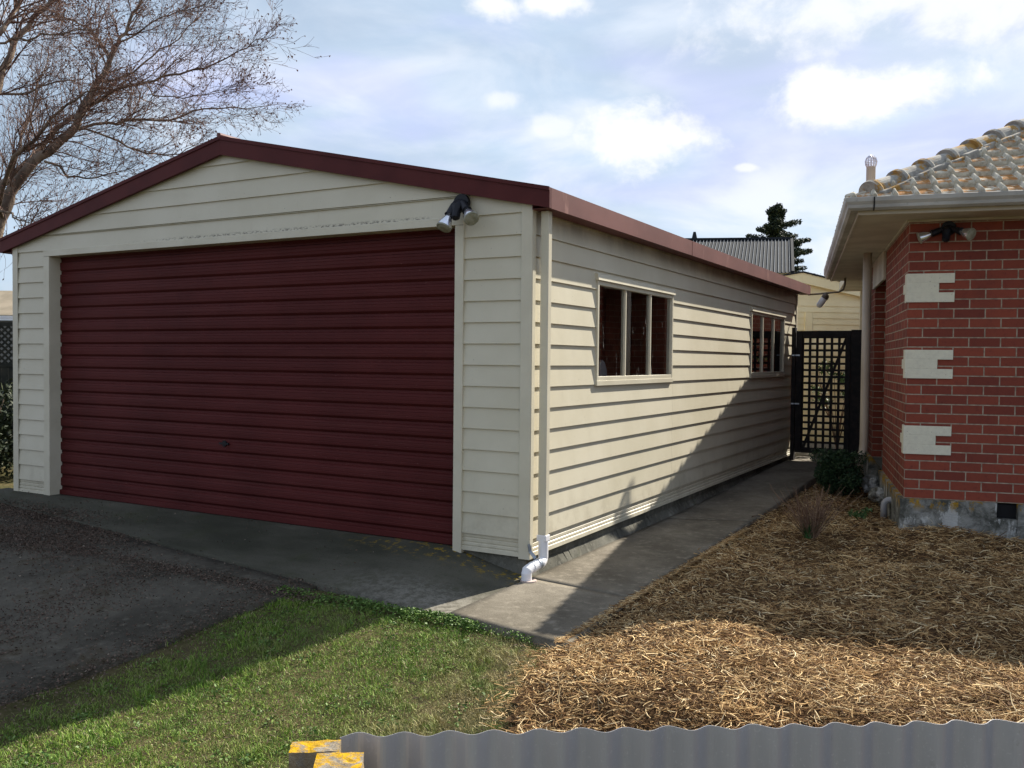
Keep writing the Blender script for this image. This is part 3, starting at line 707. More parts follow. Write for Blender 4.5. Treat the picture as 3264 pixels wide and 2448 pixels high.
# ------------------------------------------------------------------ twin floodlights
def floodlight(name_loc, ydir, label, a1, a2, sc_=1.):
    """ydir: unit vector out of the wall"""
    o = empty('floodlight', name_loc, label, 'security light', group='twin security floodlights')
    yd = Vector(ydir); sd = Vector((0, 0, 1)).cross(yd).normalized(); up = Vector((0, 0, 1))   # sd: right side seen from front... 
    P = lambda s, f, u: tuple((sd * s + yd * f + up * u) * sc_)
    b = MB(); b.tube([P(0, 0, 0), P(0, .03, 0)], .062 * sc_, 24); b.tube([P(0, .028, -.02), P(0, .075, -.045), P(0, .09, -.085)], [.05 * sc_, .042 * sc_, .03 * sc_], 18)
    b.build('mounting', m_black, o, smooth=False)
    se = MB(); se.tube([P(0, .085, -.075), P(0, .10, -.115), P(0, .104, -.13)], [.033 * sc_, .033 * sc_, .015 * sc_], 16); se.build('sensor', m_black, o)
    for (s, f, u) in (a1, a2):
        d = Vector((s, f, u)).normalized(); st = Vector((math.copysign(.035, s), .055, -.01))
        def Q(t): v = st + d * t; return P(*v)
        arm = MB(); arm.tube([P(0, .03, .0), P(*st), Q(.02)], [.02 * sc_, .022 * sc_, .022 * sc_], 14); arm.tube([Q(.01), Q(.085), Q(.10)], [.024 * sc_, .030 * sc_, .036 * sc_], 16)
        am = arm.build('lamp_arm', m_black, o)
        rf = MB(); rf.tube([Q(.10), Q(.118), Q(.16), Q(.195), Q(.205)], [.020 * sc_, .026 * sc_, .044 * sc_, .053 * sc_, .054 * sc_], 24, cap=False)
        rf.build('reflector', m_chrome, o, smooth=True)
        ls = MB(); ls.tube([Q(.203), Q(.212), Q(.218)], [.055 * sc_, .052 * sc_, .026 * sc_], 24); ls.build('lens', m_lens, o, smooth=False)
    return o
floodlight((-.552, -.012, 2.475), (0, -1, 0), 'black twin spotlight with silver lamps on the cream garage gable', (.62, .45, -.62), (-.10, .50, -.85))

# ------------------------------------------------------------------ brick house (local frame: X along its front, Y back along its side)
HR = math.atan2(.204, .979)
house = empty('brick_house', (2.057, 3.0, 0), 'red brick house corner with cream quoins under a lichened tile roof', 'house', rz=HR)
HX, HY, SOF = 6.0, 14.0, 2.60
def bwall(mb, p0, p1, z0, z1, u0=0.):
    L = math.hypot(p1[0] - p0[0], p1[1] - p0[1]); v0 = z0 - .218
    mb.quad((*p0, z0), (*p1, z0), (*p1, z1), (*p0, z1), [(u0, v0), (u0 + L, v0), (u0 + L, z1 - .218), (u0, z1 - .218)])
FT = .216
mb = MB(); bwall(mb, (0, 0), (HX, 0), FT, SOF, .12); mb.build('wall', m_brick, house)
PY0, PY1, PD = 2.08, 3.55, .75   # porch recess in the side wall
mb = MB(); bwall(mb, (0, PY0), (0, 0), FT, SOF, .24 - (PY0 % .24) + .12); bwall(mb, (PD, PY0), (0, PY0), FT, SOF); mb.build('wall', m_brick, house)
mb = MB(); bwall(mb, (0, PY1), (PD, PY1), FT, SOF); bwall(mb, (PD, PY1), (PD, PY0), FT, SOF); bwall(mb, (0, 5.62), (0, PY1), FT, SOF); bwall(mb, (.9, 5.62), (0, 5.62), FT, SOF); bwall(mb, (.9, 12), (.9, 5.62), FT, SOF); mb.build('wall', m_brick, house)
mb = MB(); mb.box(-.03, 0.0, PY0 + .01, PY1 - .01, 2.28, 2.598); mb.build('beam', m_eave, house, .004)
mb = MB(); mb.quad((0.004, 0, FT - .001), (HX, 0.004, FT - .001), (HX, 12, FT - .001), (0.004, 12, FT - .001)); mb.build('floor_slab', m_found, house)
# foundation, rough plaster; with opening for the vent
mb = MB(); V0, V1 = .715, .875
mb.box(-.035, V0, -.045, .25, -.6, .214); mb.box(V0, V1, -.045, .25, -.6, .083); mb.box(V1, HX, -.045, .25, -.6, .214)
mb.box(-.035, .2, .25, PY0 + .02, -.6, .214); mb.box(PD - .05, PD + .2, PY0 + .02, PY1, -.6, .214); mb.box(-.035, .2, PY1 - .02, 5.65, -.6, .214)
fo = mb.build('foundation', m_hfound, house)
bm_ = bmesh.new(); bm_.from_mesh(fo.data); bmesh.ops.subdivide_edges(bm_, edges=[e for e in bm_.edges if e.calc_length() > .12], cuts=7, use_grid_fill=True)
for v in bm_.verts:
    if v.co.z < .2: v.co += Vector((random.uniform(-1, 1), random.uniform(-1, 1), 0)) * .008
bm_.to_mesh(fo.data); bm_.free()
mb = MB(); mb.box(V0 + .003, V1 - .003, .02, .06, .086, .2); mb.build('air_vent', m_void, house)
# quoins
for k, zt in enumerate((2.143, 1.493, .843)):
    mb = MB()
    for j, w_ in enumerate((.362, .241, .362)):
        z1 = zt - .0812 * j; z0 = z1 - .0812 + (.0 if j < 2 else 0)
        x0, x1, y0, y1 = -.014, w_ - .002, -.012, .11
        e = .0006 * j
        mb.quad((x0, y0, z0), (x1, y0, z0), (x1, y0, z1), (x0, y0, z1), [(x0, z0 - zt), (x1, z0 - zt), (x1, z1 - zt), (x0, z1 - zt)])
        d_ = .118 if j != 1 else .238
        mb.quad((x0, d_, z0), (x0, y0, z0), (x0, y0, z1), (x0, d_, z1), [(0, z0 - zt), (.1, z0 - zt), (.1, z1 - zt), (0, z1 - zt)])
        mb.quad((x1, y0, z0), (x1, .002, z0), (x1, .002, z1), (x1, y0, z1), [(0, 0)] * 4)
        mb.quad((x0, d_, z0), (x0, d_, z1), (.002, d_, z1), (.002, d_, z0), [(0, 0)] * 4)
        mb.quad((x0, y0, z1), (x1, y0, z1), (x1, .002, z1), (x0, .002, z1), [(0, 0)] * 4) if j in (0, 2) else None
        mb.quad((x0, y0, z0), (x0, .002, z0), (x1, .002, z0), (x1, y0, z0), [(0, 0)] * 4)
        if j == 0: mb.quad((x0, y0, z1), (.002, y0, z1), (.002, d_, z1), (x0, d_, z1), [(0, 0)] * 4)
        if j == 1: mb.quad((x0, .1, z1), (.002, .1, z1), (.002, d_, z1), (x0, d_, z1), [(0, 0)] * 4)
    mb.build('quoin', m_quoin, house)
# eaves
OV = .45
EYB = 5.95
mb = MB(); mb.box(-OV + .03, HX, -OV + .03, 0.0, SOF + .001, SOF + .012); mb.box(-OV + .03, 2.6, .0005, EYB, SOF + .001, SOF + .012); mb.build('soffit', m_eave, house)
mb = MB(); mb.box(-OV + .01, HX, -OV + .01, -OV + .029, SOF - .006, SOF + .11); mb.box(-OV + .01, -OV + .029, -OV + .0295, EYB, SOF - .006, SOF + .11); mb.build('fascia', m_eave, house)
mb = MB(); mb.box(.0, HX, -.022, -.002, SOF - .018, SOF); mb.box(-.022, -.002, -.022, PY0, SOF - .018, SOF); mb.build('frieze', m_eave, house)
def gutp(o):  # ogee-ish gutter section (offset outwards, z)
    return [(0, 2.625), (.055, 2.622), (.078, 2.640), (.082, 2.665), (.098, 2.690), (.102, 2.722), (.096, 2.726), (.090, 2.722)]
mb = MB(); G = gutp(0); b0 = -OV + .008
for (oa, za), (ob, zb) in zip(G[:-1], G[1:]):
    mb.quad((b0 - oa, b0 - oa, za), (HX, b0 - oa, za), (HX, b0 - ob, zb), (b0 - ob, b0 - ob, zb))
    mb.quad((b0 - oa, EYB, za), (b0 - oa, b0 - oa, za), (b0 - ob, b0 - ob, zb), (b0 - ob, EYB, zb))
mb.poly([(b0 - o_, EYB, z_) for o_, z_ in G] + [(b0, EYB, 2.72)])
gt = mb.build('gutter', m_hgut, house)
mb = MB(); mb.box(-.24, 2.6, EYB + .02, 8.1, SOF + .002, SOF + .13); mb.build('shade_roof', m_eave, house)  # unseen back roof, added to keep sun off the garage wall by the gate
mb = MB(); mb.box(.10, .19, 7.95, 8.04, -.1, SOF + .001); mb.build('porch_post', m_eave, house)
mb = MB()
mb.poly([(-.32, b0 - o_ - .002, z_ - .002) for o_, z_ in G[:6]] + [(-.32, b0 - .02, 2.72)]); mb.poly([(-.325 - .008, b0 - o_ - .002, z_ - .002) for o_, z_ in G[:6]])
for (oa, za), (ob, zb) in zip(G[:5], G[1:6]): mb.quad((-.328, b0 - oa - .0025, za - .001), (-.318, b0 - oa - .0025, za - .001), (-.318, b0 - ob - .0025, zb - .001), (-.328, b0 - ob - .0025, zb - .001))
mb.build('gutter_bracket', m_void, gt)
# tiled hip roof
PA = R(29.2); PITCH = math.tan(PA); CP, SP = math.cos(PA), math.sin(PA)
def tiles(front=True):
    """rows of interlocking concrete tiles, clipped by the hip plane"""
    V = []; F = []; pan = []
    TW, TG = .158, .252
    prof = [(0, .0), (.06, .022), (.13, .032), (.20, .024), (.26, .006), (.31, .0), (.93, .0), (.96, .008), (1.0, .0)]
    nrow = 15; ncol = 44
    for r_ in range(nrow):
        for c_ in range(-1, ncol):
            x0 = -OV - .05 + c_ * TW; s0 = r_ * TG - .03; i0 = len(V)
            js = random.uniform(-.003, .003)
            for (t, h) in prof:
                for (s, lift) in ((s0, .036 + js), (s0 + .014, .046 + js), (s0 + TG + .02, .002)):
                    hh = h + lift; x = x0 + t * TW
                    yv = -OV - .04 + s * CP - hh * SP; zv = 2.70 + s * SP + hh * CP
                    V.append((x, yv, zv)); pan.append(1. if (.27 < t < .95 and s > s0 + .010) else 0.)
            # nose face bottom
            for k in range(len(prof) - 1):
                for q in (0, 1):
                    F.append((i0 + k * 3 + q, i0 + (k + 1) * 3 + q, i0 + (k + 1) * 3 + q + 1, i0 + k * 3 + q + 1))
            b0_ = len(V)
            for (t, h) in prof:
                hh = h + .002; x = x0 + t * TW; s = s0
                V.append((x, -OV - .04 + s * CP - (h * .3) * SP, 2.70 + s * SP + (h * .3) * CP)); pan.append(0.)
            for k in range(len(prof) - 1): F.append((b0_ + k, b0_ + k + 1, i0 + (k + 1) * 3, i0 + k * 3))
    V = np.array(V); pan = np.array(pan)
    if not front: V = V[:, [1, 0, 2]]; F = [f[::-1] for f in F]
    o = npmesh('roof_tiles' if not front else 'roof', V, F, m_tile, house)
    at = o.data.attributes.new('pan', 'FLOAT', 'POINT'); at.data.foreach_set('value', pan.astype(np.float32))
    bm2 = bmesh.new(); bm2.from_mesh(o.data)
    nrm = Vector((1, -1, 0)).normalized() if front else Vector((-1, 1, 0)).normalized()
    bmesh.ops.bisect_plane(bm2, geom=bm2.verts[:] + bm2.edges[:] + bm2.faces[:], plane_co=(-OV, -OV, 0), plane_no=-nrm, clear_outer=True)
    if not front: bmesh.ops.bisect_plane(bm2, geom=bm2.verts[:] + bm2.edges[:] + bm2.faces[:], plane_co=(0, EYB, 0), plane_no=(0, 1, 0), clear_outer=True)
    bm2.to_mesh(o.data); bm2.free(); return o
rf = tiles(True); rf2 = tiles(False); rf2.name = 'roof'
# hip caps
hd_ = Vector((1 / math.sqrt(2), 1 / math.sqrt(2), PITCH / math.sqrt(2))).normalized()
sd_ = Vector((1, -1, 0)).normalized(); up_ = sd_.cross(hd_); up_ = up_ if up_.z > 0 else -up_
st_ = Vector((-OV + .10, -OV + .10, 2.715 + .13 * PITCH))
for k in range(11):
    mb = MB(); a = st_ + hd_ * (k * .335); n = 14; rings = []
    for (t, rad) in ((0, .112), (.035, .116), (.06, .102), (.335, .080), (.40, .074)):
        ring = []
        for j in range(n + 1):
            an = math.pi * (j / n) * 1.14 - .22; ring.append(a + hd_ * t + sd_ * math.cos(an) * rad * 1.0 + up_ * (math.sin(an) * rad * .95 - .01))
        rings.append(ring)
    i0 = len(mb.v)
    for ring in rings: mb.v += [tuple(p_) for p_ in ring]
    for q in range(len(rings) - 1):
        for j in range(n): mb.f.append((i0 + q * (n + 1) + j, i0 + q * (n + 1) + j + 1, i0 + (q + 1) * (n + 1) + j + 1, i0 + (q + 1) * (n + 1) + j))
    mb.f.append(tuple(i0 + j for j in range(n + 1)))
    mb.build('hip_cap', m_cap, rf, smooth=False)
mb = MB()   # mortar bedding under caps
for k in range(24):
    for s in (1, -1):
        a = st_ + hd_ * (k * .155); w_ = random.uniform(.12, .165)
        mb.obox(a + hd_ * .075 + sd_ * s * w_ * .55 - up_ * .035, hd_, sd_, up_, .082, w_ * .5, .035 + random.uniform(-.006, .010))
mb.build('mortar_bedding', m_cap, rf, bevel=.012)
mb = MB(); mb.quad((-OV + .0, -OV + .0, 2.69), (HX, -OV, 2.69), (HX, HX, 2.69 + PITCH * (HX + OV)), (HX, HX, 2.69 + PITCH * (HX + OV)))
mb = MB(); q1 = 2.675
mb.poly([(-OV, -OV, q1), (HX, -OV, q1), (HX, 3.4, q1 + PITCH * 3.85), (3.4, 3.4, q1 + PITCH * 3.85)]); mb.poly([(-OV, EYB, q1), (-OV, -OV, q1), (3.4, 3.4, q1 + PITCH * 3.85), (3.4, EYB, q1 + PITCH * 3.85)])
mb.poly([(-OV, EYB - .003, q1), (3.4, EYB - .003, q1 + PITCH * 3.85), (3.4, EYB - .003, 2.6), (-OV, EYB - .003, 2.6)])
mb.poly([(3.4, 3.4, q1 + PITCH * 3.85), (HX, 3.4, q1 + PITCH * 3.85), (HX, EYB, q1 + PITCH * 3.3), (3.4, EYB, q1 + PITCH * 3.85)])
mb.build('sarking', m_void, house)
# soil vent pipe behind the hip, with wire balloon
def hl(x, y, z=0):   # world -> house local
    v = Vector((x - 2.057, y - 3.0)); c_, s_ = math.cos(-HR), math.sin(-HR); return (v.x * c_ - v.y * s_, v.x * s_ + v.y * c_, z)
vx, vy, _ = hl(1.305, 6.13)
mb = MB(); mb.tube([(vx, vy, 2.6), (vx, vy, 3.72)], .053, 16); vp = mb.build('vent_pipe', m_hpipe, house, smooth=False)
mb = MB()
for k in range(12):
    a = 2 * math.pi * k / 12
    mb.tube([(vx + math.cos(a) * r_ , vy + math.sin(a) * r_, 3.71 + h_ * 1.0) for r_, h_ in ((.045, 0), (.060, .035), (.066, .075), (.053, .115), (.027, .140), (.004, .147))], .0060, 5)
for h_, r_ in ((.035, .060), (.075, .066), (.115, .053)):
    mb.tube([(vx + math.cos(2 * math.pi * j / 20) * r_, vy + math.sin(2 * math.pi * j / 20) * r_, 3.71 + h_ * 1.0) for j in range(21)], .004, 5)
mb.build('wire_cowl', m_wire, vp)
# house downpipe at the far porch corner
px, py, _ = hl(1.235, 6.05)
dx_, dy_, _ = hl(1.405, 5.30)
mb = MB(); mb.tube([(dx_, dy_, 2.60), (dx_, dy_, .47), (dx_ - .01, dy_ - .02, .38), (dx_ - .05, dy_ - .07, .30), (dx_ - .06, dy_ - .08, .05)], .047, 16); mb.build('downpipe', m_hpipe, house, smooth=True)
# white plastic overflow elbow sticking out of the foundation
ex, ey, _ = hl(1.765, 3.72)
mb = MB(); pts = [(0.0, ey, .085)] + [(-.035 - .055 * math.sin(a), ey, .03 + .055 * math.cos(a)) for a in (0, .4, .8, 1.2, 1.57)] + [(-.09, ey, -.10)]
mb.tube(pts, .030, 14); mb.build('waste_elbow', mat('grey_white_plastic', base=(.36, .36, .37), rough=.4), house, smooth=True)

def toW(x, y, z): c_, s_ = math.cos(HR), math.sin(HR); return (2.057 + x * c_ - y * s_, 3.0 + x * s_ + y * c_, z)
fl = floodlight(toW(.31, -.004, 2.52), (-math.sin(-HR) * -1, -math.cos(HR), 0), 'dark twin spotlight under the brick house eave', (.85, .35, -.35), (-.85, .35, -.35), .95)

# rocks by the house corner behind the bush
def rock(loc, s, label):
    bm3 = bmesh.new(); bmesh.ops.create_icosphere(bm3, subdivisions=3, radius=1)
    for v in bm3.verts:
        n_ = .75 + .5 * float(vnoise(v.co.x * 1.3 + loc[0] * 7, v.co.y * 1.3 + v.co.z * 2 + loc[1] * 5, 1.7)); v.co = Vector((v.co.x * s[0], v.co.y * s[1], v.co.z * s[2])) * n_
    me = bpy.data.meshes.new('rock'); bm3.to_mesh(me); bm3.free(); me.materials.append(m_hfound); o = bpy.data.objects.new('rock', me); col.objects.link(o); o.location = loc
    return tag(o, label, 'rock', 'rough stones beside the porch')
rock((1.52, 5.02, .06), (.11, .09, .10), 'pale rough stone beside the foot of the beige downpipe')
rock((1.66, 4.55, .02), (.10, .12, .09), 'darker stone against the foundation, nearer than the pale one')

# ------------------------------------------------------------------ lattice gate
gate = empty('lattice_gate', (0, 0, 0), 'black stained square lattice gate closing the path behind the garage', 'gate')
GY = 8.0
mb = MB(); FX0, FX1, GZ0, GZ1 = .085, .80, .075, 1.83
mb.box(FX0, FX0 + .085, GY - .025, GY + .02, GZ0, GZ1); mb.box(FX1 - .03, FX1 + .03, GY - .025, GY + .02, GZ0, GZ1)
mb.box(FX0 + .0855, FX1 - .0305, GY - .024, GY + .02, GZ1 - .09, GZ1); mb.box(FX0 + .0855, FX1 - .0305, GY - .024, GY + .02, GZ0, GZ0 + .06)
mb.build('frame', m_gate, gate, .003)
mb = MB(); nx_, nz_ = 7, 17; lx0, lx1, lz0, lz1 = FX0 + .085, FX1 - .03, GZ0 + .06, GZ1 - .09
for i in range(nx_):
    xc = lx0 + (lx1 - lx0) * (i + .0) / (nx_ - 1); mb.box(xc - .018, xc + .018, GY + .0205, GY + .028, lz0 - .03, lz1 + .03)
for j in range(nz_ + 1):
    zc = lz0 + (lz1 - lz0) * j / nz_; mb.box(lx0 - .03, lx1 + .03, GY + .0285, GY + .036, zc - .016, zc + .016)
mb.build('lattice', m_gate, gate)
mb = MB(); mb.bar((lx0 + .02, GY + .052, lz0 + .01), (lx1 - .01, GY + .052, lz1 - .01), .03, .06, (0, 1, 0)); mb.build('brace', m_gate, gate)
mb = MB(); mb.box(.024, .078, GY - .05, GY + .05, -.1, 1.88); mb.build('gate_post', m_gate, gate, .003)
mb = MB(); mb.box(.84, .99, GY - .06, GY + .06, -.1, 1.84); mb.box(.992, 1.10, GY - .02, GY + .06, -.1, 1.82); mb.build('gate_post', m_gate, gate, .003)
for z_ in (1.48, .78): mb = MB(); mb.bar((.03, GY - .055, z_), (.14, GY - .032, z_), .006, .02); mb.build('latch', m_steel, gate)

# conduit from the garage gutter end to the house eave, with an opal lamp under it
e = MB(); e.tube([(.12, 8.58, 2.395), (.30, 8.50, 2.395), (.60, 8.34, 2.405), (.668, 8.30, 2.44), (.685, 8.29, 2.50), (.690, 8.285, 2.61)], .014, 10)
tag(e.build('conduit', m_copper, smooth=True), 'thin dark pipe bridging the garage gutter end and the house eave', 'pipe')
lamp = empty('bulkhead_lamp', (.40, 8.42, 2.36), 'white tubular lamp hanging from the thin pipe above the gate', 'lamp')
ld = Vector((-.55, .0, -.80)).normalized()
mb = MB(); mb.tube([(.02, 0, .02), tuple(Vector((.02, 0, .02)) + ld * .03), tuple(Vector((.02, 0, .02)) + ld * .07)], [.03, .05, .052], 16); mb.tube([(.02, 0, .022), (.03, 0, .04)], .012, 8); mb.build('lamp_base', m_copper, lamp)
mb = MB(); b_ = Vector((.02, 0, .02)); mb.tube([tuple(b_ + ld * t) for t in (.07, .08, .19, .215, .228)], [.044, .046, .046, .036, .012], 18); mb.build('lamp_glass', m_opal, lamp, smooth=True)

# ------------------------------------------------------------------ yard behind: cream outbuilding, ribbed roof, trees
shed = empty('outbuilding', (0, 0, 0), 'yellow cream weatherboard outbuilding with low gable behind the lattice gate', 'outbuilding')
SD = Vector((.80, .60, 0)).normalized()       # line of its end wall
so_ = Vector((-1.95, 11.20, 0)); sn = Vector((SD.y, -SD.x, 0))
def S(s, o, z): v = so_ + SD * s + sn * o; return (v.x, v.y, z)
mb = MB(); zz = -.2; k = 0
while zz < 2.55:
    mb.quad(S(0, .016, zz), S(6.0, .016, zz), S(6.0, .003, zz + .115), S(0, .003, zz + .115)); mb.quad(S(0, 0, zz), S(6, 0, zz), S(6, .016, zz), S(0, .016, zz)); zz += .115
mb.poly([S(0, 0, 2.565), S(6.0, 0, 2.2), S(6, 0, 2.565), S(1.52, 0, 3.03)])
mb.poly([S(6, .0, -.2), S(6, -4, -.2), S(6, -4, 2.5), S(6, 0, 2.5)]); mb.poly([S(0, -4, -.2), S(0, 0, -.2), S(0, 0, 2.5), S(0, -4, 2.5)])
mb.build('wall', m_shed, shed)
mb = MB(); ap = 1.52
mb.hexa([S(ap, .0, 2.87), S(5.9, .0, 1.98), S(5.9, .10, 1.98), S(ap, .10, 2.87), S(ap, .0, 3.06), S(5.9, .0, 2.15), S(5.9, .10, 2.15), S(ap, .10, 3.06)]); mb.build('barge_board', m_shed, shed)
mb = MB(); mb.hexa([S(ap - .002, .0, 2.87), S(-1.8, .0, 2.25), S(-1.8, .10, 2.25), S(ap - .002, .10, 2.87), S(ap - .002, .0, 3.06), S(-1.8, .0, 2.43), S(-1.8, .10, 2.43), S(ap - .002, .10, 3.06)][::-1]); mb.build('barge_board', m_shed, shed)
mb = MB(); mb.hexa([S(ap, -4, 3.06), S(5.95, -4, 2.14), S(5.95, .12, 2.14), S(ap, .12, 3.06), S(ap, -4, 3.09), S(5.95, -4, 2.17), S(5.95, .12, 2.17), S(ap, .12, 3.09)]); mb.hexa([S(ap, -4, 3.06), S(-1.85, -4, 2.43), S(-1.85, .12, 2.43), S(ap, .12, 3.06), S(ap, -4, 3.09), S(-1.85, -4, 2.46), S(-1.85, .12, 2.46), S(ap, .12, 3.09)]); mb.build('roof', m_rib, shed)
mb = MB(); mb.box(0, 0, 0, 0, 0, 0); mb = MB()
mb.hexa([S(1.62, .003, -.2), S(1.76, .003, -.2), S(1.76, .035, -.2), S(1.62, .035, -.2), S(1.62, .003, 2.32), S(1.76, .003, 2.32), S(1.76, .035, 2.32), S(1.62, .035, 2.32)]); mb.build('corner_board', m_shed, shed)

far = empty('ribbed_roof_house', (0, 0, 0), 'house with grey ribbed steel roof showing above the garage gutter', 'house')
A_ = Vector((-5.60, 18.45, 4.70)); B_ = Vector((-2.668, 20.219, 4.781)); rd = (B_ - A_); L_ = rd.length; rd.normalize()
fn = Vector((rd.y, -rd.x, 0)).normalized()       # towards the camera
dn = Vector((.714, -3.079, -1.25)).normalized()
mb = MB(); up2 = rd.cross(dn).normalized(); up2 = up2 if up2.z > 0 else -up2
mb.quad(A_, B_, B_ + dn * 3.3, A_ + dn * 3.3); mb.quad(A_, A_ - fn * 1.6 + Vector((0, 0, -1.2)), B_ - fn * 1.6 + Vector((0, 0, -1.2)), B_)
r1 = mb.build('roof', m_rib, far)
mb = MB(); s_ = .04
while s_ < L_:
    a = A_ + rd * s_ + up2 * .012; mb.bar(a, a + dn * 3.3, .009, .026, up2); s_ += .0945
mb.build('roof_ribs', m_ribtop, r1)
mb = MB(); mb.bar(A_ + up2 * .03, B_ + up2 * .03, .12, .05); mb.bar(B_ + up2 * .02, B_ + dn * 3.3 + up2 * .02, .07, .06, up2); mb.build('flashing', m_rib, r1)
mb = MB(); pA = A_ + rd * .72; mb.tube([pA, pA + Vector((0, 0, .05)), pA + Vector((0, 0, .23))], [.085, .075, .035], 12); mb.build('roof_cowl', m_rib, far)
mb = MB(); q = dn * 3.2; c1 = A_ + q; c2 = B_ + q
mb.quad((c1.x, c1.y, -.2), (c2.x, c2.y, -.2), (c2.x, c2.y, c2.z), (c1.x, c1.y, c1.z)); c3 = c2 - fn * 4; mb.quad((c2.x, c2.y, -.2), (c3.x, c3.y, -.2), (c3.x, c3.y, 3.0), (c2.x, c2.y, c2.z)); mb.build('wall', m_shed, far)

def leaf_cloud(centers, radii, per, size, zs=1.0, elong=1.0, droop=0., shell=.0):
    """numpy cloud of small quads"""
    V = []; 
    for c_, r_, n_ in zip(centers, radii, per):
        d = RNG.normal(size=(n_, 3)); d /= np.linalg.norm(d, axis=1)[:, None]; rr = RNG.random(n_) ** (1 / 2.4)
        if shell: rr = shell + (1 - shell) * rr
        P = np.array(c_) + d * rr[:, None] * np.array(r_)
        a = RNG.normal(size=(n_, 3)); a /= np.linalg.norm(a, axis=1)[:, None]; b = np.cross(a, RNG.normal(size=(n_, 3))); b /= np.linalg.norm(b, axis=1)[:, None]
        s = size * (.6 + .8 * RNG.random(n_))[:, None]
        V.append(np.stack([P - a * s * elong, P - b * s * .5, P + a * s * elong, P + b * s * .5], 1))
    V = np.concatenate(V).reshape(-1, 3); return V, np.arange(len(V)).reshape(-1, 4)
# tall conifer
con = empty('conifer_tree', (-9.0, 45.4, 0), 'tall dark conifer rising behind the grey ribbed roof', 'tree')
mb = MB(); mb.tube([(0, 0, -.3), (0, 0, 5), (.05, 0, 10.2)], [.30, .2, .03], 10); mb.build('trunk', m_bark, con)
cs = []; rs = []; ns = []
for k in range(150):
    h = 2.0 + 7.9 * (k / 150) ** .9; t = (10.4 - h) / 9.0; L = 3.9 * t ** .60 * random.uniform(.5, 1.0) + .15; a = random.uniform(0, 6.283)
    if h > 9.0: L = .25 + random.uniform(0, .25)
    m_n = max(3, int(L / .30))
    for j in range(m_n + 1):
        f = (j + .3) / (m_n + .5); cs.append((math.cos(a) * L * f, math.sin(a) * L * f, h - .10 * L * f + .20 * (f ** 3))); rr = .50 * (1.1 - .55 * f) * (.7 + .3 * t); rs.append((rr, rr, rr * .62)); ns.append(105)
V, F = leaf_cloud(cs, rs, ns, .05, elong=1.5); npmesh('crown', V, F, m_conif, con)
sm = empty('evergreen_tree', (-5.1, 36.1, 0), 'small rounded dark evergreen right of the tall conifer', 'tree')
mb = MB(); mb.tube([(0, 0, -.3), (0, 0, 4.6)], [.16, .06], 8); mb.build('trunk', m_bark, sm)
cs = [(random.uniform(-.55, .75), random.uniform(-.6, .6), random.uniform(3.6, 5.2)) for _ in range(26)]
cs = [c_ for c_ in cs if abs(c_[0]) < .8 - .35 * (c_[2] - 4.2)]
V, F = leaf_cloud(cs + [(0, 0, 5.15)], [(.34, .34, .26)] * (len(cs) + 1), [110] * (len(cs) + 1), .045, elong=1.4); npmesh('crown', V, F, m_treeleaf, sm)

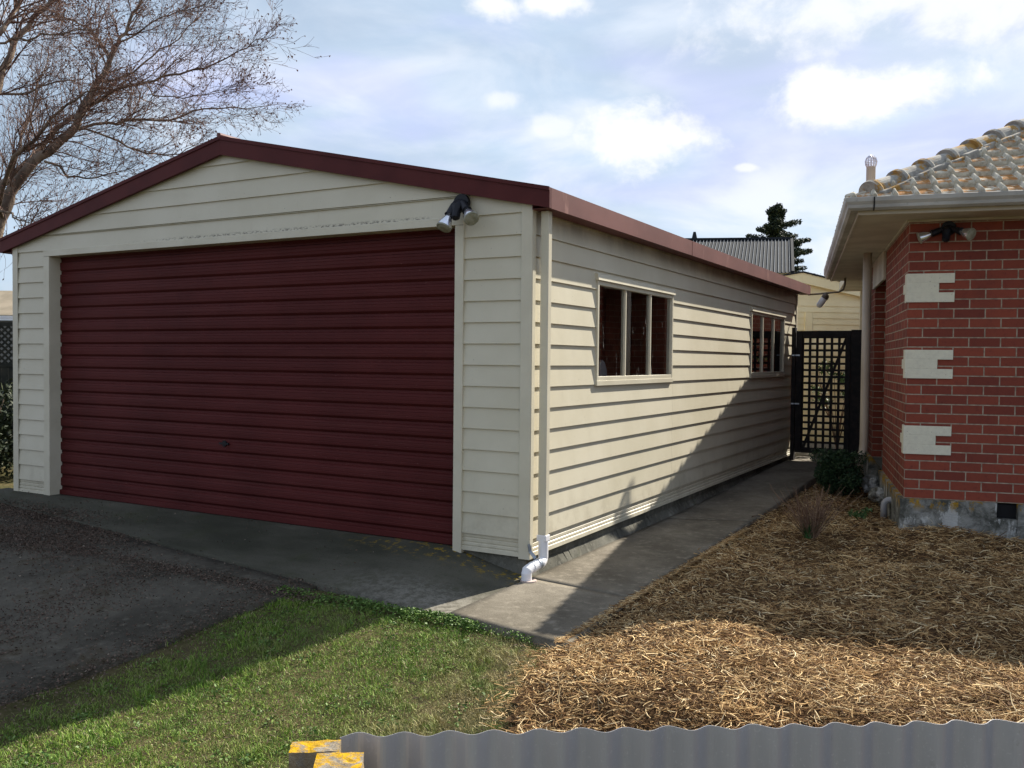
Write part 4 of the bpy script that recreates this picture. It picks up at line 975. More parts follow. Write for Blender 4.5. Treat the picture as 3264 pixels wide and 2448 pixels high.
# ------------------------------------------------------------------ bare trees on the left
def bare_tree(limbs, base_loc, label, seed, dens=1., bias=Vector((.55, .12, .45)), trunkpts=None):
    rnd = random.Random(seed); root = empty('bare_tree', base_loc, label, 'tree', group='bare winter trees behind the garage')
    off = Vector(base_loc)
    tr = MB(); big = MB(); TW_V = []; TW_F = []; BUD = []
    def seg_tube(pts, rads):
        i0 = len(TW_V)
        for k, (p, r_) in enumerate(zip(pts, rads)):
            d = (pts[min(k + 1, len(pts) - 1)] - pts[max(k - 1, 0)]).normalized(); a = d.orthogonal().normalized(); b = d.cross(a)
            for j in range(3):
                t = 2.0944 * j; TW_V.append(p - off + (a * math.cos(t) + b * math.sin(t)) * r_)
        for k in range(len(pts) - 1):
            for j in range(3): TW_F.append((i0 + k * 3 + j, i0 + k * 3 + (j + 1) % 3, i0 + (k + 1) * 3 + (j + 1) % 3, i0 + (k + 1) * 3 + j))
    def grow(p, d, L, r_, lvl):
        nseg = 5 if lvl <= 1 else 4; pts = [p]; rads = [r_]; cur = d.copy(); q = p.copy()
        for k in range(nseg):
            cur = (cur + Vector((rnd.gauss(0, .14), rnd.gauss(0, .14), rnd.gauss(0, .14))) + Vector((0, 0, .035 if lvl < 2 else .02))).normalized()
            q = q + cur * (L / nseg); pts.append(q.copy()); rads.append(max(.0019, r_ * (1 - .8 * (k + 1) / nseg)))
        seg_tube(pts, rads)
        if lvl >= 3:
            if rnd.random() < .5: BUD.append(pts[-1])
            return
        nb = {0: 8, 1: 6, 2: 3}[lvl]
        for _ in range(max(1, int(nb * (.75 + .5 * rnd.random())))):
            t = rnd.uniform(.12, .97); k = min(int(t * nseg), nseg - 1); fr = t * nseg - k; b = pts[k].lerp(pts[k + 1], fr)
            dd = (pts[k + 1] - pts[k]).normalized(); ax = Vector((rnd.gauss(0, 1), rnd.gauss(0, 1), rnd.gauss(0, 1))); ax = (ax - dd * ax.dot(dd)).normalized()
            ang = rnd.uniform(.35, .95); nd = (dd * math.cos(ang) + ax * math.sin(ang) + bias * .12).normalized()
            grow(b, nd, L * rnd.uniform(.38, .68), max(.0027, r_ * (1 - .7 * t) * .66), lvl + 1)
    for pts in limbs:
        P = [Vector(p[:3]) for p in pts]; Rr = [p[3] for p in pts]
        # refine
        PP = [P[0]]; RR = [Rr[0]]
        for a, b, ra, rb in zip(P[:-1], P[1:], Rr[:-1], Rr[1:]):
            for k in range(1, 4):
                t = k / 3; v = a.lerp(b, t)
                if k < 3: v += Vector((rnd.gauss(0, 1), rnd.gauss(0, 1), rnd.gauss(0, 1))) * .018
                PP.append(v); RR.append(ra + (rb - ra) * t)
        big.tube([v - off for v in PP], RR, 9)
        Ltot = sum((b - a).length for a, b in zip(PP[:-1], PP[1:]))
        n = int(Ltot * 12.5 * dens)
        for _ in range(n):
            t = rnd.uniform(.06, 1.0) ** .8; k = min(int(t * (len(PP) - 1)), len(PP) - 2); b = PP[k].lerp(PP[k + 1], rnd.random())
            dd = (PP[k + 1] - PP[k]).normalized(); ax = Vector((rnd.gauss(0, 1), rnd.gauss(0, 1), rnd.gauss(0, 1))); ax = (ax - dd * ax.dot(dd)).normalized()
            ang = rnd.uniform(.4, 1.1); nd = (dd * math.cos(ang) + ax * math.sin(ang) + bias * .25).normalized()
            grow(b, nd, rnd.uniform(.55, 1.25) * (1.2 - .8 * t), min(.012, RR[k] * .45), 1)
        grow(PP[-1], (PP[-1] - PP[-2]).normalized(), .35, RR[-1], 1)
    if trunkpts:
        tr.tube([Vector(p[:3]) - off for p in trunkpts], [p[3] for p in trunkpts], 12)
        tr.build('trunk', m_bark, root, smooth=True)
    big.build('limbs', m_bark, root, smooth=True)
    npmesh('twigs', [tuple(v) for v in TW_V], TW_F, m_twig, root)
    if BUD:
        Bv = []; 
        for p in BUD:
            q = p - off
            for _ in range(2):
                a = Vector((rnd.gauss(0, 1), rnd.gauss(0, 1), rnd.gauss(0, 1))).normalized() * .015; b = a.orthogonal().normalized() * .009; q = q + a * .8
                Bv += [tuple(q - a), tuple(q - b), tuple(q + a), tuple(q + b)]
        npmesh('buds', Bv, np.arange(len(Bv)).reshape(-1, 4), m_bud, root)['kind'] = 'stuff'
    return len(TW_F)
LA = [(-10.05, 2.25, 2.8, 0.0918), (-9.97, 2.36, 3.32, 0.086), (-9.9, 2.47, 3.72, 0.0764), (-9.65, 2.67, 4.18, 0.068), (-9.42, 2.87, 4.44, 0.0621), (-9.21, 3.05, 4.73, 0.0561), (-9.08, 3.18, 5.19, 0.0475), (-8.89, 3.35, 5.69, 0.0376), (-8.81, 3.46, 6.0, 0.0302), (-8.72, 3.57, 6.32, 0.0227), (-8.61, 3.7, 6.67, 0.0177), (-8.51, 3.82, 7.0, 0.0102)]
LC = [(-9.08, 3.09, 5.02, 0.0224), (-8.48, 3.21, 5.22, 0.0208), (-7.97, 3.27, 5.25, 0.0181), (-7.51, 3.3, 5.3, 0.0154), (-6.94, 3.39, 5.33, 0.0117), (-6.38, 3.47, 5.5, 0.008), (-5.92, 3.51, 5.62, 0.0034)]
LD = [(-9.29, 2.97, 4.65, 0.0249), (-8.96, 3.4, 4.83, 0.0215), (-8.8, 3.75, 4.94, 0.0205), (-8.53, 4.15, 4.99, 0.017), (-8.25, 4.56, 5.23, 0.0119), (-7.83, 5.04, 5.29, 0.0081), (-7.54, 5.46, 5.44, 0.0041)]
LE = [(-9.48, 2.73, 4.18, 0.0197), (-9.19, 2.71, 4.1, 0.0171), (-8.9, 2.7, 3.9, 0.0145), (-8.43, 2.79, 3.86, 0.0107), (-7.93, 2.9, 3.94, 0.0047)]
LF = [(-8.86, 3.36, 5.73, 0.0225), (-9.44, 3.53, 6.23, 0.0194), (-10.01, 3.71, 6.54, 0.016), (-10.6, 3.87, 6.8, 0.0124), (-11.24, 4.01, 7.01, 0.0071)]
LG = [(-9.12, 3.06, 4.7, 0.0174), (-8.42, 3.16, 4.45, 0.0146), (-7.86, 3.18, 4.22, 0.012), (-7.36, 3.17, 4.15, 0.0082), (-6.86, 3.17, 4.23, 0.0034)]
LK_ = [(-9.9, 2.3, 3.5, 0.032), (-9.19, 2.08, 4.09, 0.028), (-8.86, 2.16, 4.28, 0.0232), (-8.47, 2.28, 4.67, 0.0172), (-8.08, 2.39, 4.9, 0.0114), (-7.76, 2.46, 4.92, 0.0057)]
LL = [(-8.96, 3.29, 5.4, 0.0175), (-8.72, 3.63, 5.59, 0.0152), (-8.62, 3.91, 5.91, 0.0116), (-8.43, 4.23, 6.23, 0.0091), (-8.36, 4.49, 6.59, 0.0053), (-8.32, 4.73, 6.92, 0.0027)]
LM = [(-8.05, 3.33, 5.29, 0.0109), (-7.84, 3.28, 5.05, 0.0096), (-7.34, 3.38, 4.97, 0.0071), (-6.77, 3.53, 5.02, 0.0047), (-6.25, 3.65, 5.07, 0.0023)]
LN = [(-8.84, 3.49, 6.02, 0.0151), (-8.54, 3.55, 6.11, 0.0125), (-8.13, 3.67, 6.33, 0.0087), (-7.73, 3.78, 6.39, 0.0062), (-7.31, 3.9, 6.48, 0.0024)]
LB = [(-12.1, 2.9, 2.2, .075), (-11.61, 3.13, 3.84, 0.0683), (-11.59, 3.34, 4.12, 0.0622), (-11.46, 3.61, 4.43, 0.0559), (-11.19, 3.97, 5.01, 0.0424), (-11.06, 4.25, 5.36, 0.0314), (-10.87, 4.56, 5.67, 0.0202), (-10.66, 4.87, 5.96, 0.0117)]
LH = [(-8.12, .9, 3.6, .05), (-8.06, 1.13, 4.44, 0.0466), (-8.07, 1.22, 4.76, 0.0438), (-8.05, 1.34, 5.06, 0.04), (-8.03, 1.46, 5.37, 0.036), (-7.89, 1.64, 5.7, 0.0278), (-7.83, 1.78, 5.88, 0.0215), (-7.72, 1.94, 6.15, 0.013)]
LI = [(-8.3, .8, 4.3, .034), (-7.35, 0.5, 4.73, 0.0300), (-7.11, 0.64, 4.97, 0.0285), (-7.11, 0.76, 5.16, 0.025), (-7.12, 0.88, 5.42, 0.0194), (-7.08, 1.02, 5.69, 0.0118)]
LJ = [(-8.11, 1.12, 5.15, 0.0145), (-7.72, 1.11, 5.12, 0.0142), (-7.33, 1.1, 5.06, 0.013), (-6.9, 1.11, 5.06, 0.0098), (-6.54, 1.08, 5.02, 0.0077), (-6.04, 1.12, 4.95, 0.0038)]
LO = [(-9.1, 1.7, 4.81, 0.0181), (-9.02, 1.89, 4.87, 0.0171), (-8.81, 2.14, 4.96, 0.0138), (-8.67, 2.36, 5.11, 0.0093), (-8.47, 2.61, 5.18, 0.0059), (-8.34, 2.84, 5.55, 0.0036)]
LP = [(-10.05, 2.25, 2.8, .03), (-9.9, 2.9, 3.2, .02), (-9.7, 3.4, 3.45, .012), (-9.3, 3.9, 3.6, .006)]
LQ = [(-9.97, 2.36, 3.32, .03), (-9.7, 2.2, 3.4, .024), (-9.4, 2.1, 3.35, .017), (-9.0, 2.05, 3.2, .010), (-8.7, 2.0, 3.15, .005)]
bare_tree([LA, LC, LD, LE, LF, LG, LK_, LL, LM, LN, LP, LQ], (-10.3, 2.0, -.2), 'large bare tree leaning over the left roof slope of the garage, nearest trunk', 3, 1.0,
          trunkpts=[(-10.3, 2.0, -.3, .13), (-10.28, 2.02, .8, .11), (-10.2, 2.1, 1.9, .10), (-10.05, 2.25, 2.82, .092)])
bare_tree([LB, [(-11.5, 3.5, 4.4, .03), (-11.9, 3.9, 5.1, .024), (-12.1, 4.3, 5.9, .016), (-12.2, 4.6, 6.7, .008)]], (-12.3, 2.7, -.2), 'pale barked bare tree standing behind the leaning one', 5, 1.1,
          trunkpts=[(-12.3, 2.7, -.3, .1), (-12.2, 2.8, 1.0, .085), (-12.1, 2.9, 2.25, .076)])
bare_tree([LH, LI, LJ, LO], (-8.6, .7, -.2), 'bare tree at the left picture edge with a limb reaching over the roof', 9, .75,
          trunkpts=[(-8.6, .7, -.3, .1), (-8.4, .75, 1.4, .075), (-8.2, .85, 2.8, .058), (-8.12, .9, 3.62, .05)])

# ------------------------------------------------------------------ left neighbour strip
nf = empty('lattice_fence', (0, 0, 0), 'dark paling fence topped with diamond lattice left of the garage', 'fence')
a_, b_ = Vector((-13.2, 1.6, 0)), Vector((-8.6, 5.2, 0)); fd = (b_ - a_).normalized(); LF_ = (b_ - a_).length
mb = MB(); s_ = 0
while s_ < LF_: p_ = a_ + fd * s_; q_ = p_ + fd * .094; mb.bar((p_ + q_) / 2 + Vector((0, 0, -.3)), (p_ + q_) / 2 + Vector((0, 0, 1.22)), .094, .018, fd.cross(Vector((0, 0, 1)))) ; s_ += .1
mb.build('palings', m_dark, nf)
mb = MB()
for k in range(-8, 60):
    for sg in (1, -1):
        s0_ = k * .10; p_ = a_ + fd * s0_ + Vector((0, 0, 1.22)); q_ = p_ + fd * .62 * sg + Vector((0, 0, .62))
        if 0 <= s0_ <= LF_ and 0 <= s0_ + .62 * sg <= LF_: mb.bar(p_ + fd.cross(Vector((0, 0, 1))) * .006 * sg, q_ + fd.cross(Vector((0, 0, 1))) * .006 * sg, .008, .032, (0, 0, 1))
mb.bar(a_ + Vector((0, 0, 1.86)), b_ + Vector((0, 0, 1.86)), .04, .06); mb.bar(a_ + Vector((0, 0, 1.21)), b_ + Vector((0, 0, 1.21)), .04, .06)
mb.build('lattice', m_dark, nf)
ns_ = empty('neighbour_shed', (0, 0, 0), 'dark shed with white gutter and pale roof beyond the left fence', 'shed')
c_ = Vector((-15.0, 5.2, 0)); nd_ = Vector((.45, -.89, 0)); sd2 = Vector((.89, .45, 0))
def Q(s, f, z): v = c_ + sd2 * s + nd_ * f; return (v.x, v.y, z)
mb = MB(); mb.hexa([Q(-3, 0, -.3), Q(2.4, 0, -.3), Q(2.4, -3, -.3), Q(-3, -3, -.3), Q(-3, 0, 2.06), Q(2.4, 0, 2.06), Q(2.4, -3, 2.06), Q(-3, -3, 2.06)]); mb.build('wall', mat('grey_shed_board', base=(.16, .16, .15), rough=.9), ns_)
mb = MB(); mb.hexa([Q(-3.1, .1, 2.065), Q(2.5, .1, 2.065), Q(2.5, .04, 2.065), Q(-3.1, .04, 2.065), Q(-3.1, .1, 2.14), Q(2.5, .1, 2.14), Q(2.5, .04, 2.14), Q(-3.1, .04, 2.14)]); mb.build('gutter', m_pvc, ns_)
mb = MB(); mb.hexa([Q(-3.1, .04, 2.145), Q(2.5, .04, 2.145), Q(2.5, -1.7, 2.75), Q(-3.1, -1.7, 2.75), Q(-3.1, .04, 2.165), Q(2.5, .04, 2.165), Q(2.5, -1.7, 2.77), Q(-3.1, -1.7, 2.77)]); mb.build('roof', m_paleroof, ns_)
hg = empty('hedge_shrub', (-8.6, 1.2, -.2), 'dense dark green shrub at the left corner of the garage', 'shrub')
mb = MB()
for k in range(7): a = k * .9; mb.tube([(0, 0, 0), (math.cos(a) * .15, math.sin(a) * .15, .5), (math.cos(a) * .35, math.sin(a) * .3, 1.0)], [.03, .02, .008], 6)
mb.build('stems', m_bark, hg)
V, F = leaf_cloud([(random.uniform(-1.0, .7), random.uniform(-.7, .9), random.uniform(.15, 1.0)) for _ in range(34)], [(.34, .34, .26)] * 34, [260] * 34, .03, elong=1.3); npmesh('foliage', V, F, m_hedge, hg)

# ------------------------------------------------------------------ plants by the house
bu = empty('round_bush', (1.10, 5.0, -.02), 'dark green rounded bush at the foot of the beige downpipe', 'bush')
mb = MB()
for k in range(9): a = k * .7; mb.tube([(0, 0, -.05), (math.cos(a) * .10, math.sin(a) * .10, .15), (math.cos(a) * .2, math.sin(a) * .2, .34)], [.012, .009, .004], 6)
mb.build('stems', m_bark, bu)
cs = [(random.gauss(0, .13), random.gauss(0, .13), random.uniform(.05, .42)) for _ in range(34)]
V, F = leaf_cloud(cs + [(0, 0, .2)], [(.11, .11, .085)] * 34 + [(.27, .27, .25)], [190] * 34 + [3800], .014, elong=1.4); npmesh('foliage', V, F, m_bush, bu)
bu.location = (1.20, 4.95, -.04); bu.scale = (.95, .95, 1.0)
ds = empty('dry_shrub', (1.475, 2.05, -.03), 'clump of dry upright stems in the mulch in front of the round bush', 'shrub')
mb = MB()
for k in range(120):
    a = random.uniform(0, 6.283); sp = random.uniform(.1, 1.0) ; h = random.uniform(.16, .42); r0 = random.uniform(0, .05)
    b0_ = Vector((math.cos(a) * r0, math.sin(a) * r0, 0)); t_ = b0_ + Vector((math.cos(a) * sp * h * .9, math.sin(a) * sp * h * .9, h)); mid = b0_.lerp(t_, random.uniform(.4, .6)) + Vector((random.gauss(0, .022), random.gauss(0, .022), .02)); t_ += Vector((random.gauss(0, .03), random.gauss(0, .03), random.gauss(0, .02)))
    mb.tube([b0_, mid, t_], [.0028, .0022, .0012], 4)
    for _q in range(random.choice((0, 1, 2))):
        t2 = mid + Vector((random.gauss(0, .05), random.gauss(0, .05), random.uniform(.06, .14))); mb.tube([mid, t2], [.0016, .0009], 3)
mb.build('stems', m_stick, ds)
mb = MB()
for k in range(60):
    a = random.uniform(0, 6.283); sp = random.uniform(.2, .9); h = random.uniform(.08, .19); w_ = random.uniform(.004, .007)
    d_ = Vector((math.cos(a), math.sin(a), 0)); n_ = Vector((-d_.y, d_.x, 0)); c0 = d_ * random.uniform(0, .04) + Vector((-.02, -.03, 0)); pr_ = None
    for j in range(5):
        t = j / 4; c1 = c0 + d_ * sp * h * t * t * 1.2 + Vector((0, 0, h * (t - .25 * t * t * sp))); ww = w_ * (1 - t * .85)
        if pr_: mb.quad(pr_[0] - n_ * pr_[1], pr_[0] + n_ * pr_[1], c1 + n_ * ww, c1 - n_ * ww)
        pr_ = (c1, ww)
mb.build('strap_leaves', m_strap, ds)
wd = empty('green_weed', (1.72, 2.95, 0), 'small pale green weed in the mulch between dry shrub and brick wall', 'weed')
V, F = leaf_cloud([(0, 0, .04), (.04, .02, .07), (-.04, 0, .05)], [(.06, .06, .04)] * 3, [45] * 3, .014, elong=1.4); npmesh('leaves', V, F, m_shrub2, wd)
# flowering shrub seen through the gate
gs = empty('garden_shrub', (.35, 9.9, -.03), 'leafy shrub in the back yard seen through the gate lattice', 'shrub')
mb = MB()
for k in range(16):
    a = random.uniform(0, 6.28); mb.tube([(0, 0, 0), (math.cos(a) * .12, math.sin(a) * .1, .5), (math.cos(a) * .35, math.sin(a) * .3, random.uniform(.9, 1.5))], [.010, .007, .003], 5)
mb.build('stems', m_stick, gs)
V, F = leaf_cloud([(random.uniform(-.35, .5), random.uniform(-.25, .25), random.uniform(.75, 1.5)) for _ in range(16)], [(.13, .13, .10)] * 16, [60] * 16, .025, elong=1.4); npmesh('foliage', V, F, m_shrub2, gs)

# ------------------------------------------------------------------ corrugated fence and lichened post in the foreground
ft = Vector((.819, .574, 0)).normalized(); fnn = Vector((ft.y, -ft.x, 0))  # towards camera
F0 = Vector((1.926, -4.270, 0))
fz = lambda s: .742 - .010 * s
fence = empty('corrugated_fence', (1.926, -4.270, 0), 'low grey corrugated steel fence across the bottom right corner', 'fence')
mb = MB(); n = 16 * 30; prevp = None
Lf = .076 * 30
for th_ in (0, 1):
    prevp = None
    for i in range(n + 1):
        s = Lf * i / n; o_ = .0100 * math.cos(2 * math.pi * s / .076 + .6) - th_ * .0009; v = ft * s + fnn * o_
        zt_ = fz(s) + .0006 * math.sin(s * 37); a = (v.x, v.y, -.6); b = (v.x, v.y, zt_)
        if prevp:
            if th_ == 0: mb.quad(a, prevp[0], prevp[1], b)
            else: mb.quad(prevp[0], a, b, prevp[1]); mb.quad(prevp[1], b, top0[i], top0[i - 1])
        if th_ == 0:
            if i == 0: top0 = []
            top0.append(b)
        prevp = (a, b)
mb.build('sheet', m_fence, fence, smooth=True)
mb = MB(); rr0 = ft * .10 + Vector((-.0, .0, .45)) - fnn * .035; mb.bar(rr0 - fnn * .0, rr0 + ft * 2.2, .04, .07); mb.build('rail', m_post, fence)
post = empty('fence_post', (1.926, -4.270, 0), 'weathered timber post end crusted with yellow lichen at the left end of the steel fence', 'post')
mb = MB(); mb.obox(ft * -.0375 + fnn * .0325 + Vector((0, 0, .07)), ft, fnn, (0, 0, 1), .0400, .0220, .669); 
def rough(o, amt, cuts=3):
    b = bmesh.new(); b.from_mesh(o.data); bmesh.ops.subdivide_edges(b, edges=[e for e in b.edges if e.calc_length() > .02], cuts=cuts, use_grid_fill=True)
    for v in b.verts: v.co += Vector((random.uniform(-1, 1), random.uniform(-1, 1), random.uniform(-1, 1))) * amt
    b.to_mesh(o.data); b.free()
o1 = mb.build('upright', m_post, post); rough(o1, .0012, 6)
mb = MB(); mb.obox(ft * .0055 + fnn * .0945 + Vector((0, 0, .66)), ft, fnn, (0, 0, 1), .0375, .037, .0775); o2 = mb.build('rail_end', m_post, post); rough(o2, .0014, 6)

# ------------------------------------------------------------------ scattered stuff (numpy)
def rot_rand(n): 
    a = RNG.normal(size=(n, 3)); return a / np.linalg.norm(a, axis=1)[:, None]
def strands(P, L, w, seg=3, curl=1.0, flat=.35, sides=3):
    """curved tri-tube strands centred on P"""
    n = len(P); th = RNG.uniform(0, 2 * np.pi, n); tilt = RNG.normal(0, flat, n)
    d = np.stack([np.cos(th) * np.cos(tilt), np.sin(th) * np.cos(tilt), np.sin(tilt)], 1)
    s = np.stack([-np.sin(th), np.cos(th), np.zeros(n)], 1); up = np.cross(d, s) * -1
    roll = RNG.uniform(0, 2 * np.pi, n); sp = RNG.normal(0, .32, n)
    bd = s * np.cos(sp)[:, None] + np.array([0, 0, 1.]) * np.abs(np.sin(sp))[:, None]
    k = RNG.normal(0, .38 * curl, n)
    pts = []
    for j in range(seg + 1):
        t = j / seg - .5; pts.append(P + d * (t * L)[:, None] - bd * (k * L * (t * t * 4 - .5) * .5)[:, None])
    V = np.zeros((n, seg + 1, sides, 3))
    for j in range(seg + 1):
        wj = w * (1.0 if 0 < j < seg else .55)
        for q in range(sides):
            a = roll + 2 * np.pi * q / sides; V[:, j, q] = pts[j] + (s * np.cos(a)[:, None] + np.array([0, 0, 1.]) * np.sin(a)[:, None]) * wj[:, None]
    base = (np.arange(n) * (seg + 1) * sides)[:, None]; F = []
    for j in range(seg):
        for q in range(sides):
            F.append(base + np.array([j * sides + q, j * sides + (q + 1) % sides, (j + 1) * sides + (q + 1) % sides, (j + 1) * sides + q])[None])
    return V.reshape(-1, 3), np.concatenate(F, 0)
camp = np.array([2.9031, -5.4365])
def scatter(n, x0, x1, y0, y1, keep, dref=3.0, pw=1.2):
    out_ = []
    while sum(len(o) for o in out_) < n:
        x = RNG.uniform(x0, x1, n); y = RNG.uniform(y0, y1, n); d = np.hypot(x - camp[0], y - camp[1])
        pr_ = np.minimum(1, (dref / d) ** pw); ok = (RNG.random(n) < pr_) & keep(x, y); out_.append(np.stack([x[ok], y[ok]], 1))
    return np.concatenate(out_)[:n]
# visibility wedge (kept a little wider than the picture)
def wedge(x, y, mrg=.10):
    dx, dy = x - camp[0], y - camp[1]; z_ = -.4891 * dx + .8718 * dy; xr_ = .872 * dx + .49 * dy
    return (z_ > .8) & (np.abs(xr_ / np.maximum(z_, .1)) < .567 + mrg)
im = np.vectorize(in_mulch)
def keep_m(x, y): 
    lump = .06 * (vnoise(x, y, 9.) - .5)
    return wedge(x, y, .35) & im(x + lump, y)
def behind_fence(x, y): return ((x - 1.926) * -ft.y + (y + 4.27) * ft.x > .05) | (x < 1.6)
MS = lambda x, y: np.clip(vnoise(x, y, 3.1) * 1.6 - .2, 0, 1)
XY = scatter(78000, .6, 4.6, -4.1, 7.6, lambda x, y: keep_m(x, y) & behind_fence(x, y), 2.8, 1.1)
zz_ = z_mulch(XY[:, 0], XY[:, 1]) - .012 + np.abs(RNG.normal(0, .012, len(XY)))
dd_ = np.hypot(XY[:, 0] - camp[0], XY[:, 1] - camp[1])
P_ = np.column_stack([XY, zz_]); L_s = (RNG.gamma(3., .0135, len(P_)) + .010) * (.75 + .6 * MS(P_[:, 0], P_[:, 1])); w_s = .0008 + .0022 * RNG.random(len(P_)) ** 1.8 * (1 + .10 * np.maximum(0, dd_ - 3))
V, F = strands(P_, L_s, w_s, 3, 1.2, .30); tag(npmesh('mulch', V, F, m_mulch), 'curly shredded vine prunings spread as mulch over the whole garden bed', 'mulch', kind='stuff')
XY = scatter(60000, .6, 4.6, -4.1, 7.6, lambda x, y: keep_m(x, y) & behind_fence(x, y), 2.8, 1.1)
C_ = np.column_stack([XY, z_mulch(XY[:, 0], XY[:, 1]) - .010 + RNG.random(len(XY)) * .012]); n = len(C_)
a = rot_rand(n); a[:, 2] *= .5; a /= np.linalg.norm(a, axis=1)[:, None]; b = np.cross(a, rot_rand(n)); b /= np.linalg.norm(b, axis=1)[:, None]; s = (.002 + .008 * RNG.random(n) ** 3)[:, None]
V = np.stack([C_ - a * s, C_ - b * s * .5, C_ + a * s, C_ + b * s * .5], 1).reshape(-1, 3)
m_chip = mat('bark_chips_and_dust', lambda t, b: setc(t, b, ramp(t, island(t), [(0, (.045, .026, .015)), (.6, (.14, .085, .045)), (.9, (.30, .20, .11)), (1, (.62, .52, .36))])), rough=.9, spec=.1)
tag(npmesh('mulch_chips', V, np.arange(len(V)).reshape(-1, 4), m_chip), 'fine dark chips and dust between the mulch strands', 'mulch', kind='stuff')
# lawn
def keep_g(x, y):
    right = np.where(y > -1.12, -9, mulch_edge(y)) + .20 * (vnoise(x, y, 5.) - .5) - .10 * RNG.random(np.shape(x))
    topedge = -1.02 - .17 * np.clip(x / .86, 0, 1) - .0
    left = -1.08 + .40 * (vnoise(x + 5, y, 4.) - .5) + .12 * smooth01((-y - 1.0) / 1.)
    return wedge(x, y) & (x < right + .06) & (y < topedge - .012) & (x > left - .25 * RNG.random(len(x)) ** 2)
def blades(P, L, w, lean=.6):
    n = len(P); th = RNG.uniform(0, 2 * np.pi, n); ln = np.abs(RNG.normal(0, lean, n)); d = np.stack([np.cos(th) * np.sin(ln), np.sin(th) * np.sin(ln), np.cos(ln)], 1)
    ph = RNG.uniform(0, 2 * np.pi, n); s = np.stack([np.cos(ph), np.sin(ph), np.zeros(n)], 1)
    mid = P + d * (L * .55)[:, None]; tip = P + d * L[:, None] + np.stack([np.cos(th), np.sin(th), -.35 * np.ones(n)], 1) * (L * .25)[:, None]
    V = np.stack([P - s * w[:, None], P + s * w[:, None], mid + s * (w * .8)[:, None], mid - s * (w * .8)[:, None], tip], 1)
    b = (np.arange(n) * 5)[:, None]; F4 = b + np.array([0, 1, 2, 3])[None]; F4b = b + np.array([3, 2, 4, 4])[None]
    return V.reshape(-1, 3), F4, b + np.array([3, 2, 4])[None]
def blade_mesh(name, P, L, w, m_, lean=.6):
    V, Q4, T3 = blades(P, L, w, lean); me = bpy.data.meshes.new(name); me.vertices.add(len(V)); me.vertices.foreach_set('co', V.astype(np.float32).ravel())
    loops = np.concatenate([Q4.ravel(), T3.ravel()]).astype(np.int32); me.loops.add(len(loops)); me.loops.foreach_set('vertex_index', loops)
    me.polygons.add(len(Q4) + len(T3)); ls = np.concatenate([np.arange(len(Q4)) * 4, len(Q4) * 4 + np.arange(len(T3)) * 3]).astype(np.int32)
    me.polygons.foreach_set('loop_start', ls); me.polygons.foreach_set('loop_total', np.concatenate([np.full(len(Q4), 4), np.full(len(T3), 3)]).astype(np.int32))
    me.update(calc_edges=True); me.materials.append(m_); o = bpy.data.objects.new(name, me); col.objects.link(o); return o
def clumpy(x, y): return vnoise(x + 1, y + 4, 14.)
XY = scatter(150000, -2.4, 1.9, -4.6, -1.0, keep_g, 3.6, .5)
cl = clumpy(XY[:, 0], XY[:, 1]); P_ = np.column_stack([XY, z_lawn(XY[:, 0], XY[:, 1]) - .006])
L_g = (.008 + .026 * cl ** 1.6 + .018 * (vnoise(XY[:, 0] + 7, XY[:, 1], 5.5) > .74)) * RNG.uniform(.6, 1.35, len(P_)); w_g = RNG.uniform(.0009, .0019, len(P_))
bare_ = vnoise(XY[:, 0] + 2, XY[:, 1] + 5, 6.5) + .25 * RNG.random(len(XY)) > .12
P_, L_g, w_g = P_[bare_], L_g[bare_], w_g[bare_]
tag(blade_mesh('grass', P_, L_g, w_g, m_grass, .75), 'short patchy green lawn in the lower left', 'lawn', kind='stuff')
# lush weeds along the slab edge
n = 9000; x = RNG.uniform(-1.25, .66, n); y = -1.045 - .17 * np.clip(x / .86, 0, 1) - np.abs(RNG.normal(0, .055, n)) * (1.15 - .9 * smooth01((x + .2) / .8)); ok = (RNG.random(n) < np.where(x < -.9, .3, 1) * np.clip(vnoise(x, y, 9.) * 1.6 + .05, 0.02, 1)) & (RNG.random(n) < 1.1 - .9 * smooth01((x - .15) / .45))
x, y = x[ok], y[ok]; n = len(x)
hh = RNG.random(n) * .045
nc = 130; cxs = RNG.uniform(-1.3, .9, nc); cys = RNG.uniform(-4.2, -1.15, nc); wx = np.repeat(cxs, 26) + RNG.normal(0, .022, nc * 26); wy = np.repeat(cys, 26) + RNG.normal(0, .022, nc * 26)
okw = keep_g(wx, wy); x = np.concatenate([x, wx[okw]]); y = np.concatenate([y, wy[okw]]); hh = np.concatenate([hh, RNG.random(int(okw.sum())) * .022]); n = len(x)
C_ = np.column_stack([x, y, z_lawn(x, y) + hh])
a = rot_rand(n); a[:, 2] *= .4; a /= np.linalg.norm(a, axis=1)[:, None]; b = np.cross(a, rot_rand(n)); b /= np.linalg.norm(b, axis=1)[:, None]; s = RNG.uniform(.004, .011, n)[:, None]
V = np.stack([C_ - a * s, C_ - b * s * .6, C_ + a * s, C_ + b * s * .6], 1).reshape(-1, 3)
tag(npmesh('edge_weeds', V, np.arange(len(V)).reshape(-1, 4), m_weed), 'clover like weeds along the concrete edge and dotted through the lawn', 'weeds', kind='stuff')
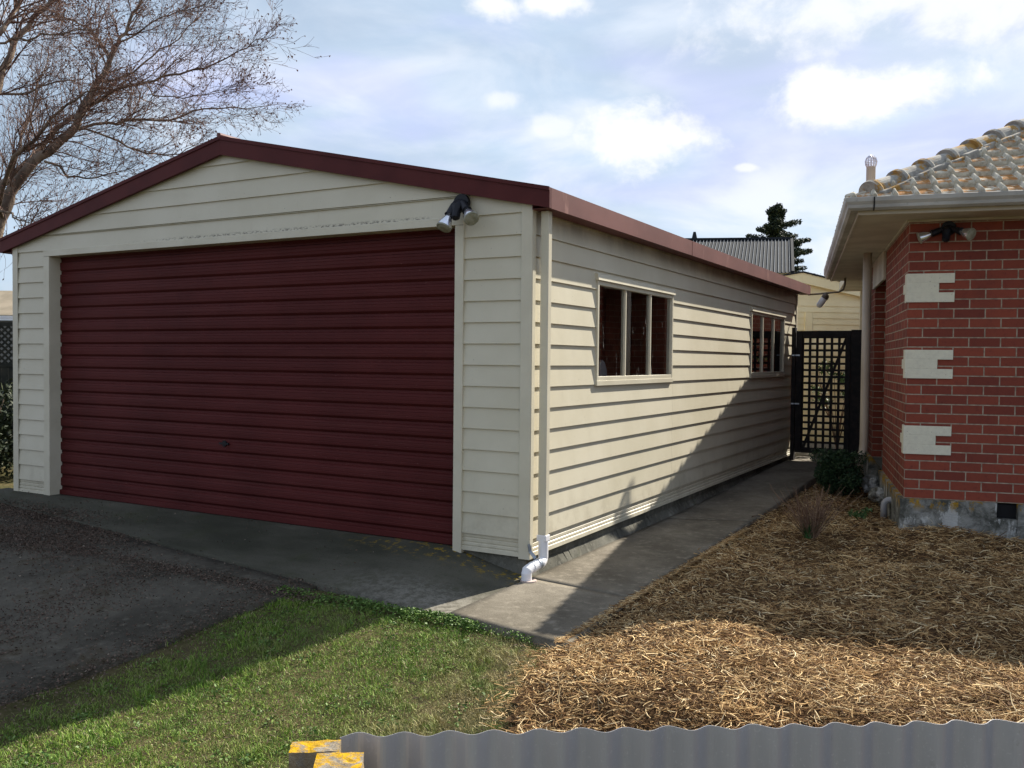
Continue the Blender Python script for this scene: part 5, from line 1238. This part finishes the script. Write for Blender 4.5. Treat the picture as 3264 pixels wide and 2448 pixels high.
# leaf litter on the driveway and at the left of the apron
def litter_density(x, y):
    a_ = smooth01((vnoise(x, y, 1.3) - .38) / .3); b_ = smooth01((-x - 2.7) / 1.3) * smooth01((y + 1.75 + .5 * (vnoise(x, y, 2.) - .5)) / .7) * (.35 + .65 * smooth01((vnoise(x + 9, y, 2.6) - .25) / .3))
    edge = smooth01(1 - np.abs(y + 1.16 + .02 * x) / .16); seam = smooth01(1 - np.abs(x + 2.55 + .15 * y) / .5)
    rightedge = smooth01(1 - np.abs(x + 1.25) / .22)
    return np.clip(.05 + .30 * a_ * seam + 1.0 * b_ + .6 * edge * (x < -.9) + .30 * rightedge + .04 * a_, 0, 1)
n = 480000; x = RNG.uniform(-7.4, -.85, n); y = RNG.uniform(-5.0, .0, n)
ok = (RNG.random(n) < litter_density(x, y) * .75) & wedge(x, y); x, y = x[ok], y[ok]; n = len(x)
apr = y > (-.25 - (x + 6.1) * .123)
zl = np.where(apr & (x > -6.1), z_slab(x, y), z_drive(x, y))
C_ = np.column_stack([x, y, zl + .003 + RNG.random(n) * .012])
okk = ~(apr & (RNG.random(n) > (.03 + .97 * smooth01((-x - 3.6) / 1.2) * smooth01((-y - .12 - .10 * vnoise(x, y, 3.)) / .25)))); C_ = C_[okk]; n = len(C_)
a = rot_rand(n); a[:, 2] *= .35; a /= np.linalg.norm(a, axis=1)[:, None]; b = np.cross(a, rot_rand(n)); b[:, 2] *= .6; b /= np.linalg.norm(b, axis=1)[:, None]; s = RNG.uniform(.004, .010, n)[:, None]
V = np.stack([C_ - a * s, C_ - b * s * .6, C_ + a * s, C_ + b * s * .6], 1).reshape(-1, 3)
tag(npmesh('leaf_litter', V, np.arange(len(V)).reshape(-1, 4), m_litter), 'brown leaf litter and twigs drifted over the shaded driveway', 'leaf litter', kind='stuff')
# dead bits on the lawn
n = 900; x = RNG.uniform(-1.2, 1.0, n); y = RNG.uniform(-4.2, -1.15, n); ok = keep_g(x, y); x, y = x[ok], y[ok]; n = len(x)
C_ = np.column_stack([x, y, z_lawn(x, y) + .016]); V, F = strands(C_, RNG.uniform(.012, .035, n), RNG.uniform(.0012, .003, n), 2, .5, .2)
tag(npmesh('lawn_debris', V, F, m_litter), 'scattered dead leaf scraps on the lawn', 'debris', kind='stuff')
# stray strands where mulch meets lawn and path
n = 2600; y = RNG.uniform(-2.6, 2.6, n); xe = np.where(y > -1.19, .80, mulch_edge(y)); x = xe - np.abs(RNG.normal(0, .05, n)) * np.where(y > -1.19, .35, 1.5) + .03
zg = np.where(y > -1.19, z_path(x, y), z_lawn(x, y) + .008); C_ = np.column_stack([x, y, zg + .005])
V, F = strands(C_, RNG.gamma(4., .010, n) + .01, RNG.uniform(.0009, .002, n), 3, 1.0, .12); tag(npmesh('stray_mulch', V, F, m_mulch), 'stray mulch strands along the edge of bed, path and lawn', 'mulch', kind='stuff')
# yellow leaf by the drain
mb = MB(); mb.poly([(-.065, -.05, -.112), (-.04, -.065, -.105), (-.002, -.06, -.109), (-.02, -.04, -.101)]); tag(mb.build('fallen_leaf', m_yellowleaf), 'single yellow leaf on the slab beside the white drain elbow', 'leaf')
print('objects', len(bpy.data.objects))
